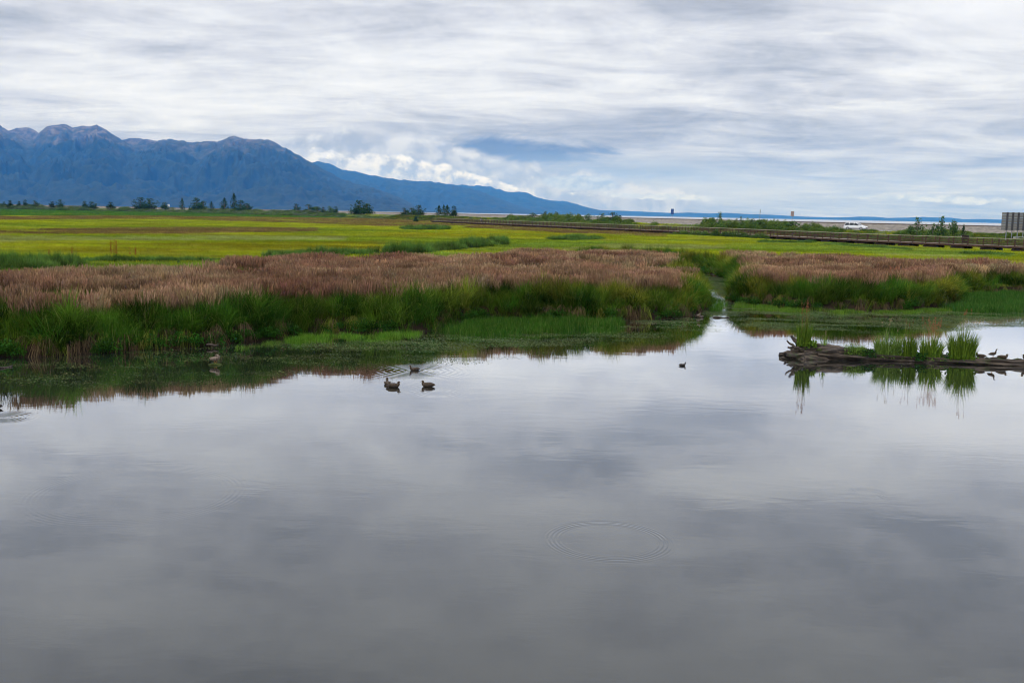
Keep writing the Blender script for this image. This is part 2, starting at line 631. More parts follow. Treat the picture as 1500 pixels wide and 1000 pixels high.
fac = N.math('MULTIPLY', N.math('POWER', fr.outputs[0], 0.95), 1.90, clamp=True)
ms = N.node('ShaderNodeMixShader')
N.setin(ms.inputs[0], fac)
N.l.new(df.outputs[0], ms.inputs[1])
N.l.new(gl.outputs[0], ms.inputs[2])
mo = N.node('ShaderNodeOutputMaterial')
N.l.new(ms.outputs[0], mo.inputs[0])
pond = link('pond_water', mesh('pond_water', [(-300, -120, 0), (400, -120, 0), (400, 135, 0), (-300, 135, 0)], [(0, 1, 2, 3)], m_water))
tag(pond, kind='structure')

# ---- sea and mudflat beyond the railway
m_sea, N, b = material('sea_water', (0.30, 0.30, 0.31), 0.22, 0, 0.5)
co = N.node('ShaderNodeNewGeometry').outputs['Position']
n1 = N.noise(N.vmath('MULTIPLY', co, (0.0004, 0.0025, 0)), 1.0, 4, 0.6)
N.setin(b.inputs['Base Color'], N.ramp(n1, [(0.35, (0.16, 0.165, 0.17)), (0.65, (0.27, 0.26, 0.26))]))
sea = link('sea', mesh('sea', [(-24000, 240, -0.8), (24000, 240, -0.8), (24000, 24800, -0.8), (-24000, 24800, -0.8)], [(0, 1, 2, 3)], m_sea))
tag(sea, kind='structure')


# ------------------------------------------------------------------ mountains
def mountain(name, crest_px, D, depth, mats, seed, amp=0.2, base=-12, rows=70, step=3, pw_=1.25, wav=1.0, backd=0.45):
    cx = np.array([c[0] for c in crest_px], float); cy = np.array([far_y(*c) for c in crest_px])
    us = np.arange(cx[0], cx[-1] + 1, step)
    ys = np.interp(us, cx, cy)
    # tiny natural roughness along the crest
    ys = ys - (fbm(us * 0.16, us * 0 + seed, seed, 4, 0.65) - 0.5) * 4.0 * np.clip((hz(us) - ys) / 40, 0, 1)
    nx = len(us); V = np.zeros((rows, nx, 3))
    hcrest = np.zeros(nx); dirs = []
    for i, (u, y) in enumerate(zip(us, ys)):
        p_ = at(u, y, D); hcrest[i] = max(p_.z, 2.0)
        dirs.append((p_.x / D))
    dirs = np.array(dirs)
    nf = int(rows * 0.72)
    for r in range(rows):
        if r < nf:
            t = r / (nf - 1)
            dist = D - depth * (1 - t)
            prof = t ** pw_
            k = math.sin(math.pi * min(t * 1.0, 1.0)) ** 0.8
        else:
            t = (r - nf + 1) / (rows - nf)
            dist = D + depth * backd * t
            prof = 1 - t ** 1.2 * 0.9
            k = 0.3 * t
        x = dirs * dist; s = 1 / (520.0 * wav)
        warp = fbm(x * s * 0.8, np.full(nx, dist) * s * 0.8, seed + 5, 3) * 1.6
        rid = 1 - np.abs(2 * fbm(x * s + warp, np.full(nx, dist) * s * 0.42 + warp * 0.5, seed, 5, 0.52) - 1)
        rid2 = 1 - np.abs(2 * fbm(x * s * 3.1 + warp, np.full(nx, dist) * s * 1.3, seed + 9, 4, 0.55) - 1)
        n_ = (rid - 0.75) * 1.0 + (rid2 - 0.75) * 0.55
        # spurs: ridges keep height further out from the crest
        hh = hcrest * (prof + amp * k * n_ * 2.2)
        z = base + (hh - base) if r else np.full(nx, base)
        z = np.minimum(z, hcrest * (1 if r != nf - 1 else 1) * (0.985 * dist / D if r != nf - 1 else 1) + 0)
        V[r, :, 0] = x; V[r, :, 1] = dist; V[r, :, 2] = np.maximum(z, base)
    me = grid_mesh(name, V.reshape(-1, 3), nx, rows, mats)
    o = link(name, me)
    tag(o, kind='structure')
    return o


def mountain_mat(name, tree_line, seed):
    m, N, b = material(name, None, 0.95, 0, 0.1)
    co = N.node('ShaderNodeNewGeometry')
    pos = co.outputs['Position']
    x_, y_, z_ = N.sep(pos)
    f1 = N.noise(N.vmath('ADD', pos, (seed * 900.0, 0, 0)), 0.0016, 6, 0.62)
    f2 = N.noise(pos, 0.009, 5, 0.65)
    forest = N.ramp(f2, [(0.35, (0.006, 0.012, 0.008)), (0.65, (0.018, 0.028, 0.014))])
    scrub = N.ramp(f2, [(0.35, (0.018, 0.022, 0.013)), (0.65, (0.045, 0.047, 0.028))])
    rock = N.ramp(f2, [(0.40, (0.030, 0.026, 0.022)), (0.60, (0.13, 0.112, 0.092))])
    f3 = N.noise(N.vmath('MULTIPLY', pos, (0.0045, 0.0010, 0.0012)), 1.0, 6, 0.65, 0.8)
    hgt = N.math('ADD', N.math('ADD', z_, N.math('MULTIPLY', N.math('SUBTRACT', f1, 0.5), 700.0)), N.math('MULTIPLY', N.math('SUBTRACT', f3, 0.5), 900.0))
    c = N.mix(N.smooth(hgt, tree_line, tree_line + 130), forest, scrub)
    c = N.mix(N.smooth(hgt, tree_line + 90, tree_line + 330), c, rock)
    c = N.mix(N.smooth(f1, 0.60, 0.68, 0.0, 0.35), c, scrub)
    N.setin(b.inputs['Base Color'], c)
    return m


M1 = mountain_mat('mountain_forest_and_rock', 600, 1)
M2 = mountain_mat('mountain_forest_far', 900, 4)
mountain('mountain', [(-420, 240), (-300, 225), (-200, 190), (-120, 176), (-60, 172), (-20, 178), (0, 186), (12, 193), (22, 196), (40, 205), (50, 206), (56, 198), (62, 192), (68, 187),
                      (76, 185), (84, 184.5), (90, 183), (98, 184), (106, 187.5), (114, 186), (122, 185), (131, 187), (141, 183), (150, 187),
                      (160, 194), (172, 201), (184, 208), (192, 212), (204, 213), (216, 211), (226, 208), (238, 204), (250, 203.5), (262, 205), (280, 208),
                      (292, 207), (305, 206), (318, 207), (328, 203), (335, 199), (342, 198), (350, 200), (356, 202), (372, 203),
                      (384, 202), (393, 202.5), (402, 207), (412, 212), (426, 219), (445, 230), (462, 239), (480, 249), (498, 259), (520, 267), (545, 272),
                      (570, 281), (592, 290), (606, 298), (618, 305), (640, 309), (655, 311)],
         12300, 4200, M1, 3, amp=0.24, rows=130, step=1.5)
mountain('mountain_behind', [(-420, 240), (-60, 190), (0, 188), (12, 192), (24, 190), (35, 188), (42, 189.5), (50, 191), (58, 197), (100, 215), (180, 206), (190, 202.5), (202, 203), (214, 204), (226, 206),
                             (240, 210), (300, 225), (400, 235)],
         13400, 900, M1, 12, amp=0.10, rows=40)
mountain('mountain_ridge', [(420, 262), (440, 246), (455, 237), (464, 234), (476, 236.5), (490, 241), (500, 246), (512, 248), (526, 250), (540, 254), (556, 257),
                            (575, 260), (600, 262), (630, 264), (660, 268), (690, 274), (712, 281), (735, 290), (758, 298), (782, 306), (800, 310)],
         17500, 3800, M2, 21, amp=0.20, rows=60)
mountain('mountain_headland', [(560, 275), (620, 268), (660, 268), (690, 269), (706, 269.5), (716, 271), (730, 275), (748, 279), (760, 279), (772, 280), (782, 285),
                               (797, 290), (812, 292), (824, 292.5), (838, 295), (852, 299), (866, 303), (880, 306), (905, 309), (920, 312)],
         21500, 3200, M2, 33, amp=0.15, rows=50)
mountain('far_coast', [(700, 304), (820, 304.5), (880, 306), (920, 307), (960, 309), (985, 310), (1010, 309.5), (1040, 311), (1062, 310), (1095, 312), (1130, 313),
                       (1170, 315.5), (1215, 317), (1240, 317), (1258, 316), (1282, 317), (1300, 319), (1330, 319), (1352, 318.5), (1376, 320),
                       (1392, 320.5), (1410, 323), (1440, 323.5), (1470, 325), (1510, 327), (1600, 330), (1800, 338), (2100, 350)],
         23600, 900, M2, 41, amp=0.05, rows=20, wav=0.6)

# ------------------------------------------------------------------ road and railway banks
def sweep(name, path, prof, mat, kind='structure', parent=None):
    T, Nn = path_frame(path)
    V = np.zeros((len(path), len(prof), 3))
    for j, (o_, z_) in enumerate(prof):
        V[:, j, 0] = path[:, 0] + Nn[:, 0] * o_; V[:, j, 1] = path[:, 1] + Nn[:, 1] * o_; V[:, j, 2] = z_
    me = grid_mesh(name, V.reshape(-1, 3), len(prof), len(path), mat, smooth=False)
    o = link(name, me, parent)
    if kind: tag(o, kind=kind)
    return o


# the path runs right to left (towards -x), so its left normal points to the camera
m_verge = noisy('verge_grass', (0.03, 0.05, 0.012), (0.07, 0.085, 0.025), 0.4, 0.95, 0.1)
m_gravel = noisy('railway_gravel', (0.085, 0.075, 0.063), (0.19, 0.17, 0.145), 0.9, 0.95, 0.1, detail=9)
m_asph = noisy('asphalt', (0.10, 0.10, 0.10), (0.16, 0.16, 0.155), 0.5, 0.8, 0.3)
m_paint = noisy('road_paint', (0.6, 0.6, 0.57), (0.75, 0.75, 0.72), 2, 0.7)
m_rust = noisy('rail_steel', (0.035, 0.025, 0.02), (0.07, 0.05, 0.04), 3, 0.7)
sweep('road_bank', road, [(17, 0.5), (14.5, 0.95), (5.5, 3.36), (-5.5, 3.36), (-10, 1.6), (-30, 1.4)], m_verge)
sweep('road', road, [(4.6, 3.37), (4.5, 3.40), (-4.5, 3.40), (-4.6, 3.37)], m_asph)
for o_ in (3.9, -3.9):
    sweep('edge_line', road, [(o_ + 0.06, 3.404), (o_ - 0.06, 3.404)], m_paint)
sweep('centre_line', road, [(0.06, 3.404), (-0.06, 3.404)], m_paint)
sweep('railway_bank', rail, [(14, 0.6), (9, 1.6), (2.2, 4.35), (-2.2, 4.35), (-12, -2.0)], m_gravel)
trk = empty('railway_track', (0, 0, 0))
tag(trk, 'long dark railway line along the top of the gravel bank by the sea', 'railway track')
sl = sweep('sleeper_bed', rail, [(1.3, 4.34), (1.25, 4.54), (-1.25, 4.54), (-1.3, 4.34)], m_rust, None, trk)
for o_ in (0.72, -0.72):
    sweep('rail', rail, [(o_ + 0.04, 4.54), (o_ + 0.04, 4.69), (o_ - 0.04, 4.69), (o_ - 0.04, 4.54)], m_rust, None, trk)

# ------------------------------------------------------------------ haze
m_haze = bpy.data.materials.new('haze_air')
m_haze.use_nodes = True
N = NT(m_haze.node_tree)
N.n.clear()
pv = N.node('ShaderNodeVolumePrincipled')
HZ = (0.045, 0.31, 1.0)
pv.inputs['Color'].default_value = (*HZ, 1)
pv.inputs['Density'].default_value = 4.1e-5
pv.inputs['Absorption Color'].default_value = (1, 1, 1, 1)
pv.inputs['Anisotropy'].default_value = 0.0
mo = N.node('ShaderNodeOutputMaterial')
N.l.new(pv.outputs[0], mo.inputs['Volume'])
hb = MB().box((0, 13200, 530), (53000, 28000, 1080))
haze = hb.build('haze', m_haze)
tag(haze, 'faint blue air between the marsh and the far mountains', 'haze', kind='stuff')

# ------------------------------------------------------------------ vegetation material
def grass_material(name, transl=0.3):
    m = bpy.data.materials.new(name)
    m.use_nodes = True
    N = NT(m.node_tree)
    N.n.clear()
    def attr(nm, typ):
        a = N.node('ShaderNodeAttribute', attribute_type=typ, attribute_name=nm)
        return a
    col = attr('col', 'INSTANCER').outputs['Color']
    tip = attr('tip', 'INSTANCER').outputs['Color']
    bl = attr('blade', 'GEOMETRY').outputs['Fac']
    hd = attr('head', 'GEOMETRY').outputs['Fac']
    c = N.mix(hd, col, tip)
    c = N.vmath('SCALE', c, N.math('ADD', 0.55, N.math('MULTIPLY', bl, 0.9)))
    c = N.mix(N.math('MULTIPLY', N.math('GREATER_THAN', bl, 0.86), 0.35), c, (0.22, 0.19, 0.07))
    d = N.node('ShaderNodeBsdfDiffuse'); N.setin(d.inputs[0], c)
    t = N.node('ShaderNodeBsdfTranslucent'); N.setin(t.inputs[0], c)
    mx_ = N.node('ShaderNodeMixShader'); mx_.inputs[0].default_value = transl
    N.l.new(d.outputs[0], mx_.inputs[1]); N.l.new(t.outputs[0], mx_.inputs[2])
    o = N.node('ShaderNodeOutputMaterial'); N.l.new(mx_.outputs[0], o.inputs[0])
    return m


m_grass = grass_material('grass_blades')


def plain_leaf(name, c1, c2, c3=None, scale=3.0):
    """leaves of single plants: colour by object noise"""
    m = bpy.data.materials.new(name)
    m.use_nodes = True
    N = NT(m.node_tree); N.n.clear()
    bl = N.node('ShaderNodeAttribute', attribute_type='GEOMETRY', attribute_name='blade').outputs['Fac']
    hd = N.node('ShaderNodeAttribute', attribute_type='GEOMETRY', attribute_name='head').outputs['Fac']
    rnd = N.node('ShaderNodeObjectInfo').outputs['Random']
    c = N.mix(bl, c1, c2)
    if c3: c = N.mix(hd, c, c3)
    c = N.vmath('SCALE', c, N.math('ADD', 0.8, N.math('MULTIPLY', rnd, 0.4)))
    d = N.node('ShaderNodeBsdfDiffuse'); N.setin(d.inputs[0], c)
    t = N.node('ShaderNodeBsdfTranslucent'); N.setin(t.inputs[0], c)
    mx_ = N.node('ShaderNodeMixShader'); mx_.inputs[0].default_value = 0.28
    N.l.new(d.outputs[0], mx_.inputs[1]); N.l.new(t.outputs[0], mx_.inputs[2])
    o = N.node('ShaderNodeOutputMaterial'); N.l.new(mx_.outputs[0], o.inputs[0])
    return m


class Leaves:
    """blades and leaflets with a per-blade shade and a head flag"""
    def __init__(self):
        self.v = []; self.f = []; self.b = []; self.h = []

    def strip(self, pts, widths, side, shade, head=0.0, heads=None):
        k0 = len(self.v)
        n = len(pts)
        for i, (p, w) in enumerate(zip(pts, widths)):
            self.v.append(p + side * w); self.v.append(p - side * w)
            hh = heads[i] if heads else head
            self.b += [shade, shade]; self.h += [hh, hh]
        for i in range(n - 1):
            a = k0 + 2 * i
            self.f.append((a, a + 1, a + 3, a + 2))

    def blade(self, base, h, lean, ang, width, shade, segs=4, droop=0.0, head=0.0, face=None):
        d = Vector((math.cos(ang), math.sin(ang), 0))
        fa = random.uniform(0, 2 * math.pi) if face is None else face
        side = Vector((math.cos(fa), math.sin(fa), 0))
        pts = []; ws = []
        for i in range(segs + 1):
            t = i / segs
            pts.append(base + Vector((0, 0, 1)) * (h * (t - droop * t ** 3)) + d * (lean * t ** 1.8))
            ws.append(width * 0.5 * (1 - t ** 2.2 * 0.85) * (0.7 + 0.3 * min(1, t * 4)))
        self.strip(pts, ws, side, shade, head)
        return pts[-1], d

    def leaf(self, c, size, shade, head=0.0, flat=False, aspect=1.8):
        if flat:
            a = random.uniform(0, 6.283); u = Vector((math.cos(a), math.sin(a), 0)); w = Vector((-u.y, u.x, 0))
        else:
            u = Vector([random.gauss(0, 1) for _ in range(3)]).normalized()
            w = u.cross(Vector([random.gauss(0, 1) for _ in range(3)])).normalized()
        k = len(self.v); s = size / 2
        for q in (c - u * s, c + w * s / aspect, c + u * s, c - w * s / aspect):
            self.v.append(q); self.b.append(shade); self.h.append(head)
        self.f.append((k, k + 1, k + 2, k + 3))

    def mesh(self, name, mat):
        me = mesh(name, self.v, self.f, mat)
        for nm, arr in (('blade', self.b), ('head', self.h)):
            a = me.attributes.new(nm, 'FLOAT', 'POINT')
            a.data.foreach_set('value', np.array(arr, np.float32))
        return me


def rdisk(r):
    a = random.uniform(0, 6.283); q = r * math.sqrt(random.random())
    return Vector((math.cos(a) * q, math.sin(a) * q, 0))


def tall_grass(n, R, h, w, lean, droop=0.1, heads=0, head_h=0.25, hw=0.03):
    L = Leaves()
    for i in range(n):
        b_ = rdisk(R)
        ang = math.atan2(b_.y, b_.x) + random.gauss(0, 0.8)
        L.blade(b_, h * random.uniform(0.55, 1.0), lean * random.uniform(0.2, 1.2), ang, w * random.uniform(0.7, 1.3),
                random.random() ** 1.3, 4, droop * random.uniform(0.3, 1.5))
    for i in range(heads):
        b_ = rdisk(R)
        ang = random.uniform(0, 6.283)
        H = h * random.uniform(1.0, 1.32)
        top, d = L.blade(b_, H, lean * random.uniform(0.05, 0.45), ang, w * 0.5, random.uniform(0.3, 0.8), 3, 0.03, 0.6)
        for k in range(3):    # loose upright plume
            fa = k * 2.1 + random.random(); sd_ = Vector((math.cos(fa), math.sin(fa), 0)); sh_ = random.random()
            q0 = top + Vector((0, 0, -head_h * random.uniform(0.8, 1.1))); q1 = top + d * 0.05 + Vector((0, 0, 0.03))
            off_ = rdisk(hw * 0.4)
            L.strip([q0 + off_ * 0.3, q0.lerp(q1, 0.35) + off_, q0.lerp(q1, 0.7) + off_, q1 + d * 0.03], [hw * 0.10, hw * 0.42, hw * 0.30, hw * 0.04], sd_, sh_, 1.0)
    return L


def tussock(n, R, h, w, reach, pale_tips=False):
    """fountain of arching, drooping blades"""
    L = Leaves()
    for i in range(n):
        b_ = rdisk(R * 0.5)
        ang = random.uniform(0, 6.283)
        k = random.random()
        L.blade(b_, h * random.uniform(0.7, 1.0) * (1.25 - 0.4 * k), reach * (0.15 + k), ang, w * random.uniform(0.7, 1.3),
                random.random() ** 1.3, 5, 0.55 * k)
        if pale_tips:  # colour runs from a dark base, painted self-shade, to pale wind-turned tips
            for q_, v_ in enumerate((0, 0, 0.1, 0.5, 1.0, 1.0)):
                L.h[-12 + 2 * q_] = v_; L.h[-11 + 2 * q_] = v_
    return L


def thatch(n, R, drop, w):
    """dead blades hanging over the bank, towards -Y of the clump"""
    L = Leaves()
    for i in range(n):
        u_ = random.uniform(-1, 1)
        b_ = Vector((u_ * R * 0.5, random.uniform(-0.08, 0.12), random.uniform(-0.18, 0.10) - 0.12 * abs(u_)))
        out = random.uniform(0.10, 0.48)
        dx_ = u_ * 0.22 + random.gauss(0, 0.10)
        dr = drop * random.uniform(0.5, 1.1)
        pts = []
        for j in range(5):
            t = j / 4
            pts.append(b_ + Vector((dx_ * t, -out * (t ** 0.6), 0.09 * math.sin(t * 2.2) - dr * t ** 1.6)))
        L.strip(pts, [w * 0.5 * q for q in (0.6, 1, 1, 0.8, 0.3)], Vector((1, 0.25 * random.gauss(0, 1), 0)).normalized(), random.random())
    return L


def leafy(n, R, h, size, stems=6):
    L = Leaves()
    for i in range(stems):
        b_ = rdisk(R * 0.6)
        L.blade(b_, h * random.uniform(0.6, 1), R * 0.3, random.uniform(0, 6.283), 0.012, 0.3, 3)
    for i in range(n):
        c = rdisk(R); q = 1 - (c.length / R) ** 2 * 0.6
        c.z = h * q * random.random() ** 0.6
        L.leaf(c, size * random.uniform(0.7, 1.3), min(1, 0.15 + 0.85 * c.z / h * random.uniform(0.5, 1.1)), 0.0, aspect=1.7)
    return L


def sedge(n, R, h, w, lean):
    L = Leaves()
    for i in range(n):
        L.blade(rdisk(R), h * random.uniform(0.5, 1.05), lean * random.random(), random.gauss(0.6, 1.2), w * random.uniform(0.7, 1.4),
                random.random(), 3, 0.12)
    return L


def floating(n, R, s):
    L = Leaves()
    for i in range(n):
        c = rdisk(R); c.x *= 1.6; c.z = random.uniform(0.002, 0.014)
        L.leaf(c, s * random.uniform(0.4, 1.5), random.random(), 0.0, flat=True, aspect=random.uniform(1.5, 5))
    return L


kinds = bpy.data.collections.new('plant_kinds')   # not linked to the scene: only read by the scatters


def variants(name, fn, k=5):
    col = bpy.data.collections.new(name); kinds.children.link(col)
    for i in range(k):
        o = bpy.data.objects.new('%s_%02d' % (name, i), fn().mesh(name, m_grass))
        col.objects.link(o)
    return col


def scatter(name, col, P_, rot, scl, colr, tipc, label=None, tilt=None):
    """one object: the kinds of col on the points P_, each point with its own turn, size and colour"""
    n = len(P_)
    me = bpy.data.meshes.new(name)
    me.vertices.add(n); me.vertices.foreach_set('co', np.asarray(P_, np.float32).ravel())
    r3 = np.zeros((n, 3), np.float32); r3[:, 2] = rot
    if tilt is not None: r3[:, :2] = tilt
    for nm, arr, typ in (('rot', r3, 'FLOAT_VECTOR'), ('scl', np.asarray(scl, np.float32), 'FLOAT_VECTOR')):
        a = me.attributes.new(nm, typ, 'POINT'); a.data.foreach_set('vector', np.ascontiguousarray(arr).ravel())
    for nm, arr in (('col', colr), ('tip', tipc)):
        a = me.attributes.new(nm, 'FLOAT_COLOR', 'POINT')
        c4 = np.ones((n, 4), np.float32); c4[:, :3] = arr
        a.data.foreach_set('color', c4.ravel())
    a = me.attributes.new('pick', 'INT', 'POINT')
    a.data.foreach_set('value', rng.integers(0, len(col.objects), n).astype(np.int32))
    me.materials.append(m_grass)
    o = link(name, me)
    tag(o, label, None, kind='stuff')
    ng = bpy.data.node_groups.new(name, 'GeometryNodeTree')
    ng.interface.new_socket('Geometry', in_out='INPUT', socket_type='NodeSocketGeometry')
    ng.interface.new_socket('Geometry', in_out='OUTPUT', socket_type='NodeSocketGeometry')
    gi = ng.nodes.new('NodeGroupInput'); go = ng.nodes.new('NodeGroupOutput')
    m2p = ng.nodes.new('GeometryNodeMeshToPoints')
    iop = ng.nodes.new('GeometryNodeInstanceOnPoints')
    ci = ng.nodes.new('GeometryNodeCollectionInfo')
    ci.inputs['Collection'].default_value = col
    ci.inputs['Separate Children'].default_value = True
    ci.inputs['Reset Children'].default_value = True
    def na(nm, typ):
        q = ng.nodes.new('GeometryNodeInputNamedAttribute'); q.data_type = typ; q.inputs['Name'].default_value = nm
        return q.outputs['Attribute']
    L_ = ng.links.new
    L_(gi.outputs[0], m2p.inputs['Mesh'])
    L_(m2p.outputs[0], iop.inputs['Points'])
    L_(ci.outputs[0], iop.inputs['Instance'])
    iop.inputs['Pick Instance'].default_value = True
    L_(na('pick', 'INT'), iop.inputs['Instance Index'])
    L_(na('rot', 'FLOAT_VECTOR'), iop.inputs['Rotation'])
    L_(na('scl', 'FLOAT_VECTOR'), iop.inputs['Scale'])
    L_(iop.outputs[0], go.inputs[0])
    md = o.modifiers.new('scatter', 'NODES'); md.node_group = ng
    return o


# ------------------------------------------------------------------ where what grows
def poly(px, z=1.3):
    return pw(px, z)


red_zone = poly([(-400, 414), (0, 405), (80, 403), (160, 400), (250, 397), (325, 391), (345, 381), (420, 379), (500, 379), (600, 378), (700, 375), (760, 371), (850, 369),
                 (900, 370), (1000, 371), (1060, 372), (1100, 372), (1200, 375), (1300, 380), (1400, 385), (1500, 389), (1800, 400),
                 (1800, 520), (1500, 520), (1000, 560), (600, 600), (0, 620), (-400, 640)], 1.95)
green_in_red = [poly(q, 1.85) for q in (
    [(345, 392), (395, 390), (402, 402), (350, 404)], [(0, 425), (18, 424), (18, 432), (0, 434)],
    [(665, 387), (712, 386), (715, 396), (668, 398)], [(725, 386), (775, 385), (778, 394), (728, 397)],
    [(935, 384), (1070, 382), (1062, 400), (945, 396)], [(1110, 383), (1160, 384), (1160, 391), (1112, 391)],
    [(1270, 390), (1340, 390), (1345, 400), (1275, 402)], [(1395, 409), (1800, 420), (1800, 440), (1395, 428)])]
creek_zone = [(poly(q, 0.95), hh) for q, hh in (
    ([(-60, 391), (40, 389), (95, 387), (125, 384), (118, 392), (95, 397), (40, 399), (-60, 400)], 0.85),
    ([(125, 383), (200, 382.5), (330, 382), (335, 385), (200, 386), (125, 387)], 0.42),
    ([(395, 377), (440, 374), (500, 371.5), (545, 371), (547, 374), (500, 376), (440, 379), (398, 381)], 0.62),
    ([(566, 371.5), (600, 369), (650, 365.5), (700, 360), (742, 356), (744, 358.5), (700, 365), (650, 370), (600, 373.5), (568, 375.5)], 0.95),
    ([(800, 351), (825, 350.5), (880, 350), (882, 352), (850, 353.5), (802, 353)], 0.75),
    ([(-60, 409), (150, 408), (330, 405), (332, 408), (150, 412), (-60, 415)], 0.40),
    ([(592, 335.5), (655, 335.5), (652, 337.5), (594, 337.5)], 1.0),
    ([(1110, 355), (1190, 356), (1188, 357.5), (1112, 356.8)], 0.5),
    ([(1200, 357), (1290, 362), (1340, 367), (1338, 368.5), (1270, 364), (1203, 359)], 0.35),
    ([(1400, 372), (1478, 373.5), (1476, 375.5), (1402, 374)], 0.45))]
olive = [poly(q, 1.2) for q in (
    [(60, 356), (380, 354), (560, 352), (560, 362), (300, 368), (60, 368)],
    [(980, 368), (1100, 367), (1190, 372), (1180, 377), (1000, 374)],
    [(560, 340), (700, 338), (900, 342), (900, 347), (700, 345), (560, 346)],
    [(1250, 374), (1290, 374), (1330, 380), (1270, 381)])]
pale = [poly(q, 1.2) for q in (
    [(-60, 345), (300, 345), (500, 346), (500, 351), (60, 352), (-60, 357)],
    [(1280, 370), (1420, 374), (1440, 381), (1290, 378)],
    [(740, 372), (900, 356), (1050, 358), (1050, 364), (900, 364), (760, 369)])]
brown = [poly(q, 1.2) for q in (
    [(-60, 334), (60, 336), (250, 333), (460, 334), (455, 339), (250, 342), (-60, 343)],
    [(-60, 317), (200, 316), (400, 318), (640, 321), (690, 325), (690, 330), (560, 331), (400, 325), (200, 321), (-60, 322)],
    [(700, 327), (830, 334), (980, 342), (975, 346), (820, 341), (690, 333)])]
darkgreen = [poly(q, 1.2) for q in (
    [(-400, 298), (0, 304), (300, 307), (600, 313.5), (640, 320), (400, 318), (200, 316), (-400, 314)],)]
creek_green = [poly(q, 1.2) for q in (
    [(-60, 397), (110, 385), (330, 381), (330, 405), (-60, 410)],
    [(1050, 356), (1200, 354), (1480, 370), (1480, 376), (1200, 366), (1050, 362)],
    [(560, 375), (745, 358), (860, 350), (1050, 352), (870, 358), (740, 368), (560, 380)])]


def warp(x, y):
    s = np.clip(y / 90, 0.6, 5)
    wx = (fbm(x * 0.25 / s, y * 0.25 / s, 71, 3) - 0.5) * 5.0 * s
    wy = (fbm(x * 0.25 / s, y * 0.25 / s, 81, 3) - 0.5) * 3.2 * s
    return x + wx, y + wy


def any_in(polys, x, y):
    r = np.zeros(len(x), bool)
    for q in polys: r |= inside(q, x, y)
    return r


def in_view(x, y, m=14):
    return (np.abs(x) < y * 0.535 + m)


def cols(n, base, var=0.12, huev=0.06):
    c = np.tile(np.array(base, float), (n, 1))
    c *= (1 + var * rng.standard_normal((n, 1)))
    c *= (1 + huev * rng.standard_normal((n, 3)))
    return np.clip(c, 0.003, 1)


def sample_depth(y0, y1, k):
    """points denser near the camera: density k / y^2"""
    n = int(1.07 * k * math.log(y1 / y0))
    y = y0 * (y1 / y0) ** rng.random(n)
    x = (rng.random(n) * 2 - 1) * (y * 0.535 + 13)
    return x, y


land_poly = np.array(land)
GREEN = (0.028, 0.088, 0.008)
GREEN2 = (0.075, 0.130, 0.010)
walk_pts = [(X_at(1900, 137), 137), (X_at(1640, 150), 150), (X_at(1500, 161), 161), (X_at(1300, 184), 184), (X_at(1150, 215), 215), (X_at(1000, 257), 257),
            (X_at(800, 325), 325), (X_at(634, 425), 425)]
walk = smooth_path(walk_pts, 20)

# ---- 1. tall grass of the near marsh
v_red = variants('red_grass', lambda: tall_grass(26, 0.26, 1.0, 0.014, 0.42, 0.25, heads=40, head_h=0.25, hw=0.030), 7)
v_tall = variants('green_grass', lambda: tall_grass(46, 0.28, 1.0, 0.016, 0.5, 0.35), 7)
v_tus = variants('tussock', lambda: tussock(110, 0.34, 0.95, 0.014, 0.75), 6)
v_that = variants('thatch', lambda: thatch(70, 0.32, 0.78, 0.014), 5)
v_sedge = variants('sedge', lambda: sedge(60, 0.42, 0.50, 0.013, 0.22), 6)
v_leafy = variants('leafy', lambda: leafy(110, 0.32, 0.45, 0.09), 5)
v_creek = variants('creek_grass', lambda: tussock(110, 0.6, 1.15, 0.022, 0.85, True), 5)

x, y = sample_depth(33, 135, 48000)
ok = inside(land_poly, x, y) & in_view(x, y)
x, y = x[ok], y[ok]
sd = seg_dist(shore, x, y)
wx_, wy_ = warp(x, y)
red = inside(red_zone, wx_, wy_)
gi = any_in(green_in_red, x + (wx_ - x) * 0.4, y + (wy_ - y) * 0.4)
patchn = fbm(x * 0.16, y * 0.16, 5, 4)
tallg = red & ~gi & (sd > 0.45) & (patchn + rng.normal(0, 0.05, len(x)) < 0.60) & ((sd > 1.3) | (rng.random(len(x)) < 0.35))
hgt = 0.80 + 0.50 * fbm(x * 0.35, y * 0.35, 15, 3)
brt = np.clip(-0.1 + 2.2 * fbm(x * 0.6, y * 0.6, 16, 4), 0.40, 1.9)[:, None]

# seed-head grass
a = tallg & (sd > 0.8)
xa, ya = x[a], y[a]; n = len(xa)
za = ground_z(xa, ya)
s = hgt[a] * rng.uniform(0.85, 1.15, n)
g_ = fbm(xa * 0.5, ya * 0.5, 25, 3)[:, None]
cg = cols(n, (0.055, 0.105, 0.014)) * (1 - g_) + cols(n, (0.115, 0.115, 0.028)) * g_
tipn = fbm(xa * 0.22, ya * 0.22, 33, 4)[:, None]
tipn = np.clip((tipn - 0.5) * 2.2 + 0.5, 0, 1)
ct = cols(n, (0.235, 0.118, 0.078), 0.18) * (1 - tipn) + cols(n, (0.36, 0.25, 0.15), 0.18) * tipn
wd = np.clip(ya / 48, 1, 1.7)
scatter('seed_head_grass', v_red, np.stack([xa, ya, za - 0.03], 1), rng.uniform(0, 6.28, n), np.stack([wd, wd, s], 1), cg * brt[a], ct * (0.55 + 0.45 * brt[a]),
        'tall marsh grass with reddish brown seed heads along the pond', tilt=rng.normal(0, 0.07, (n, 2)))

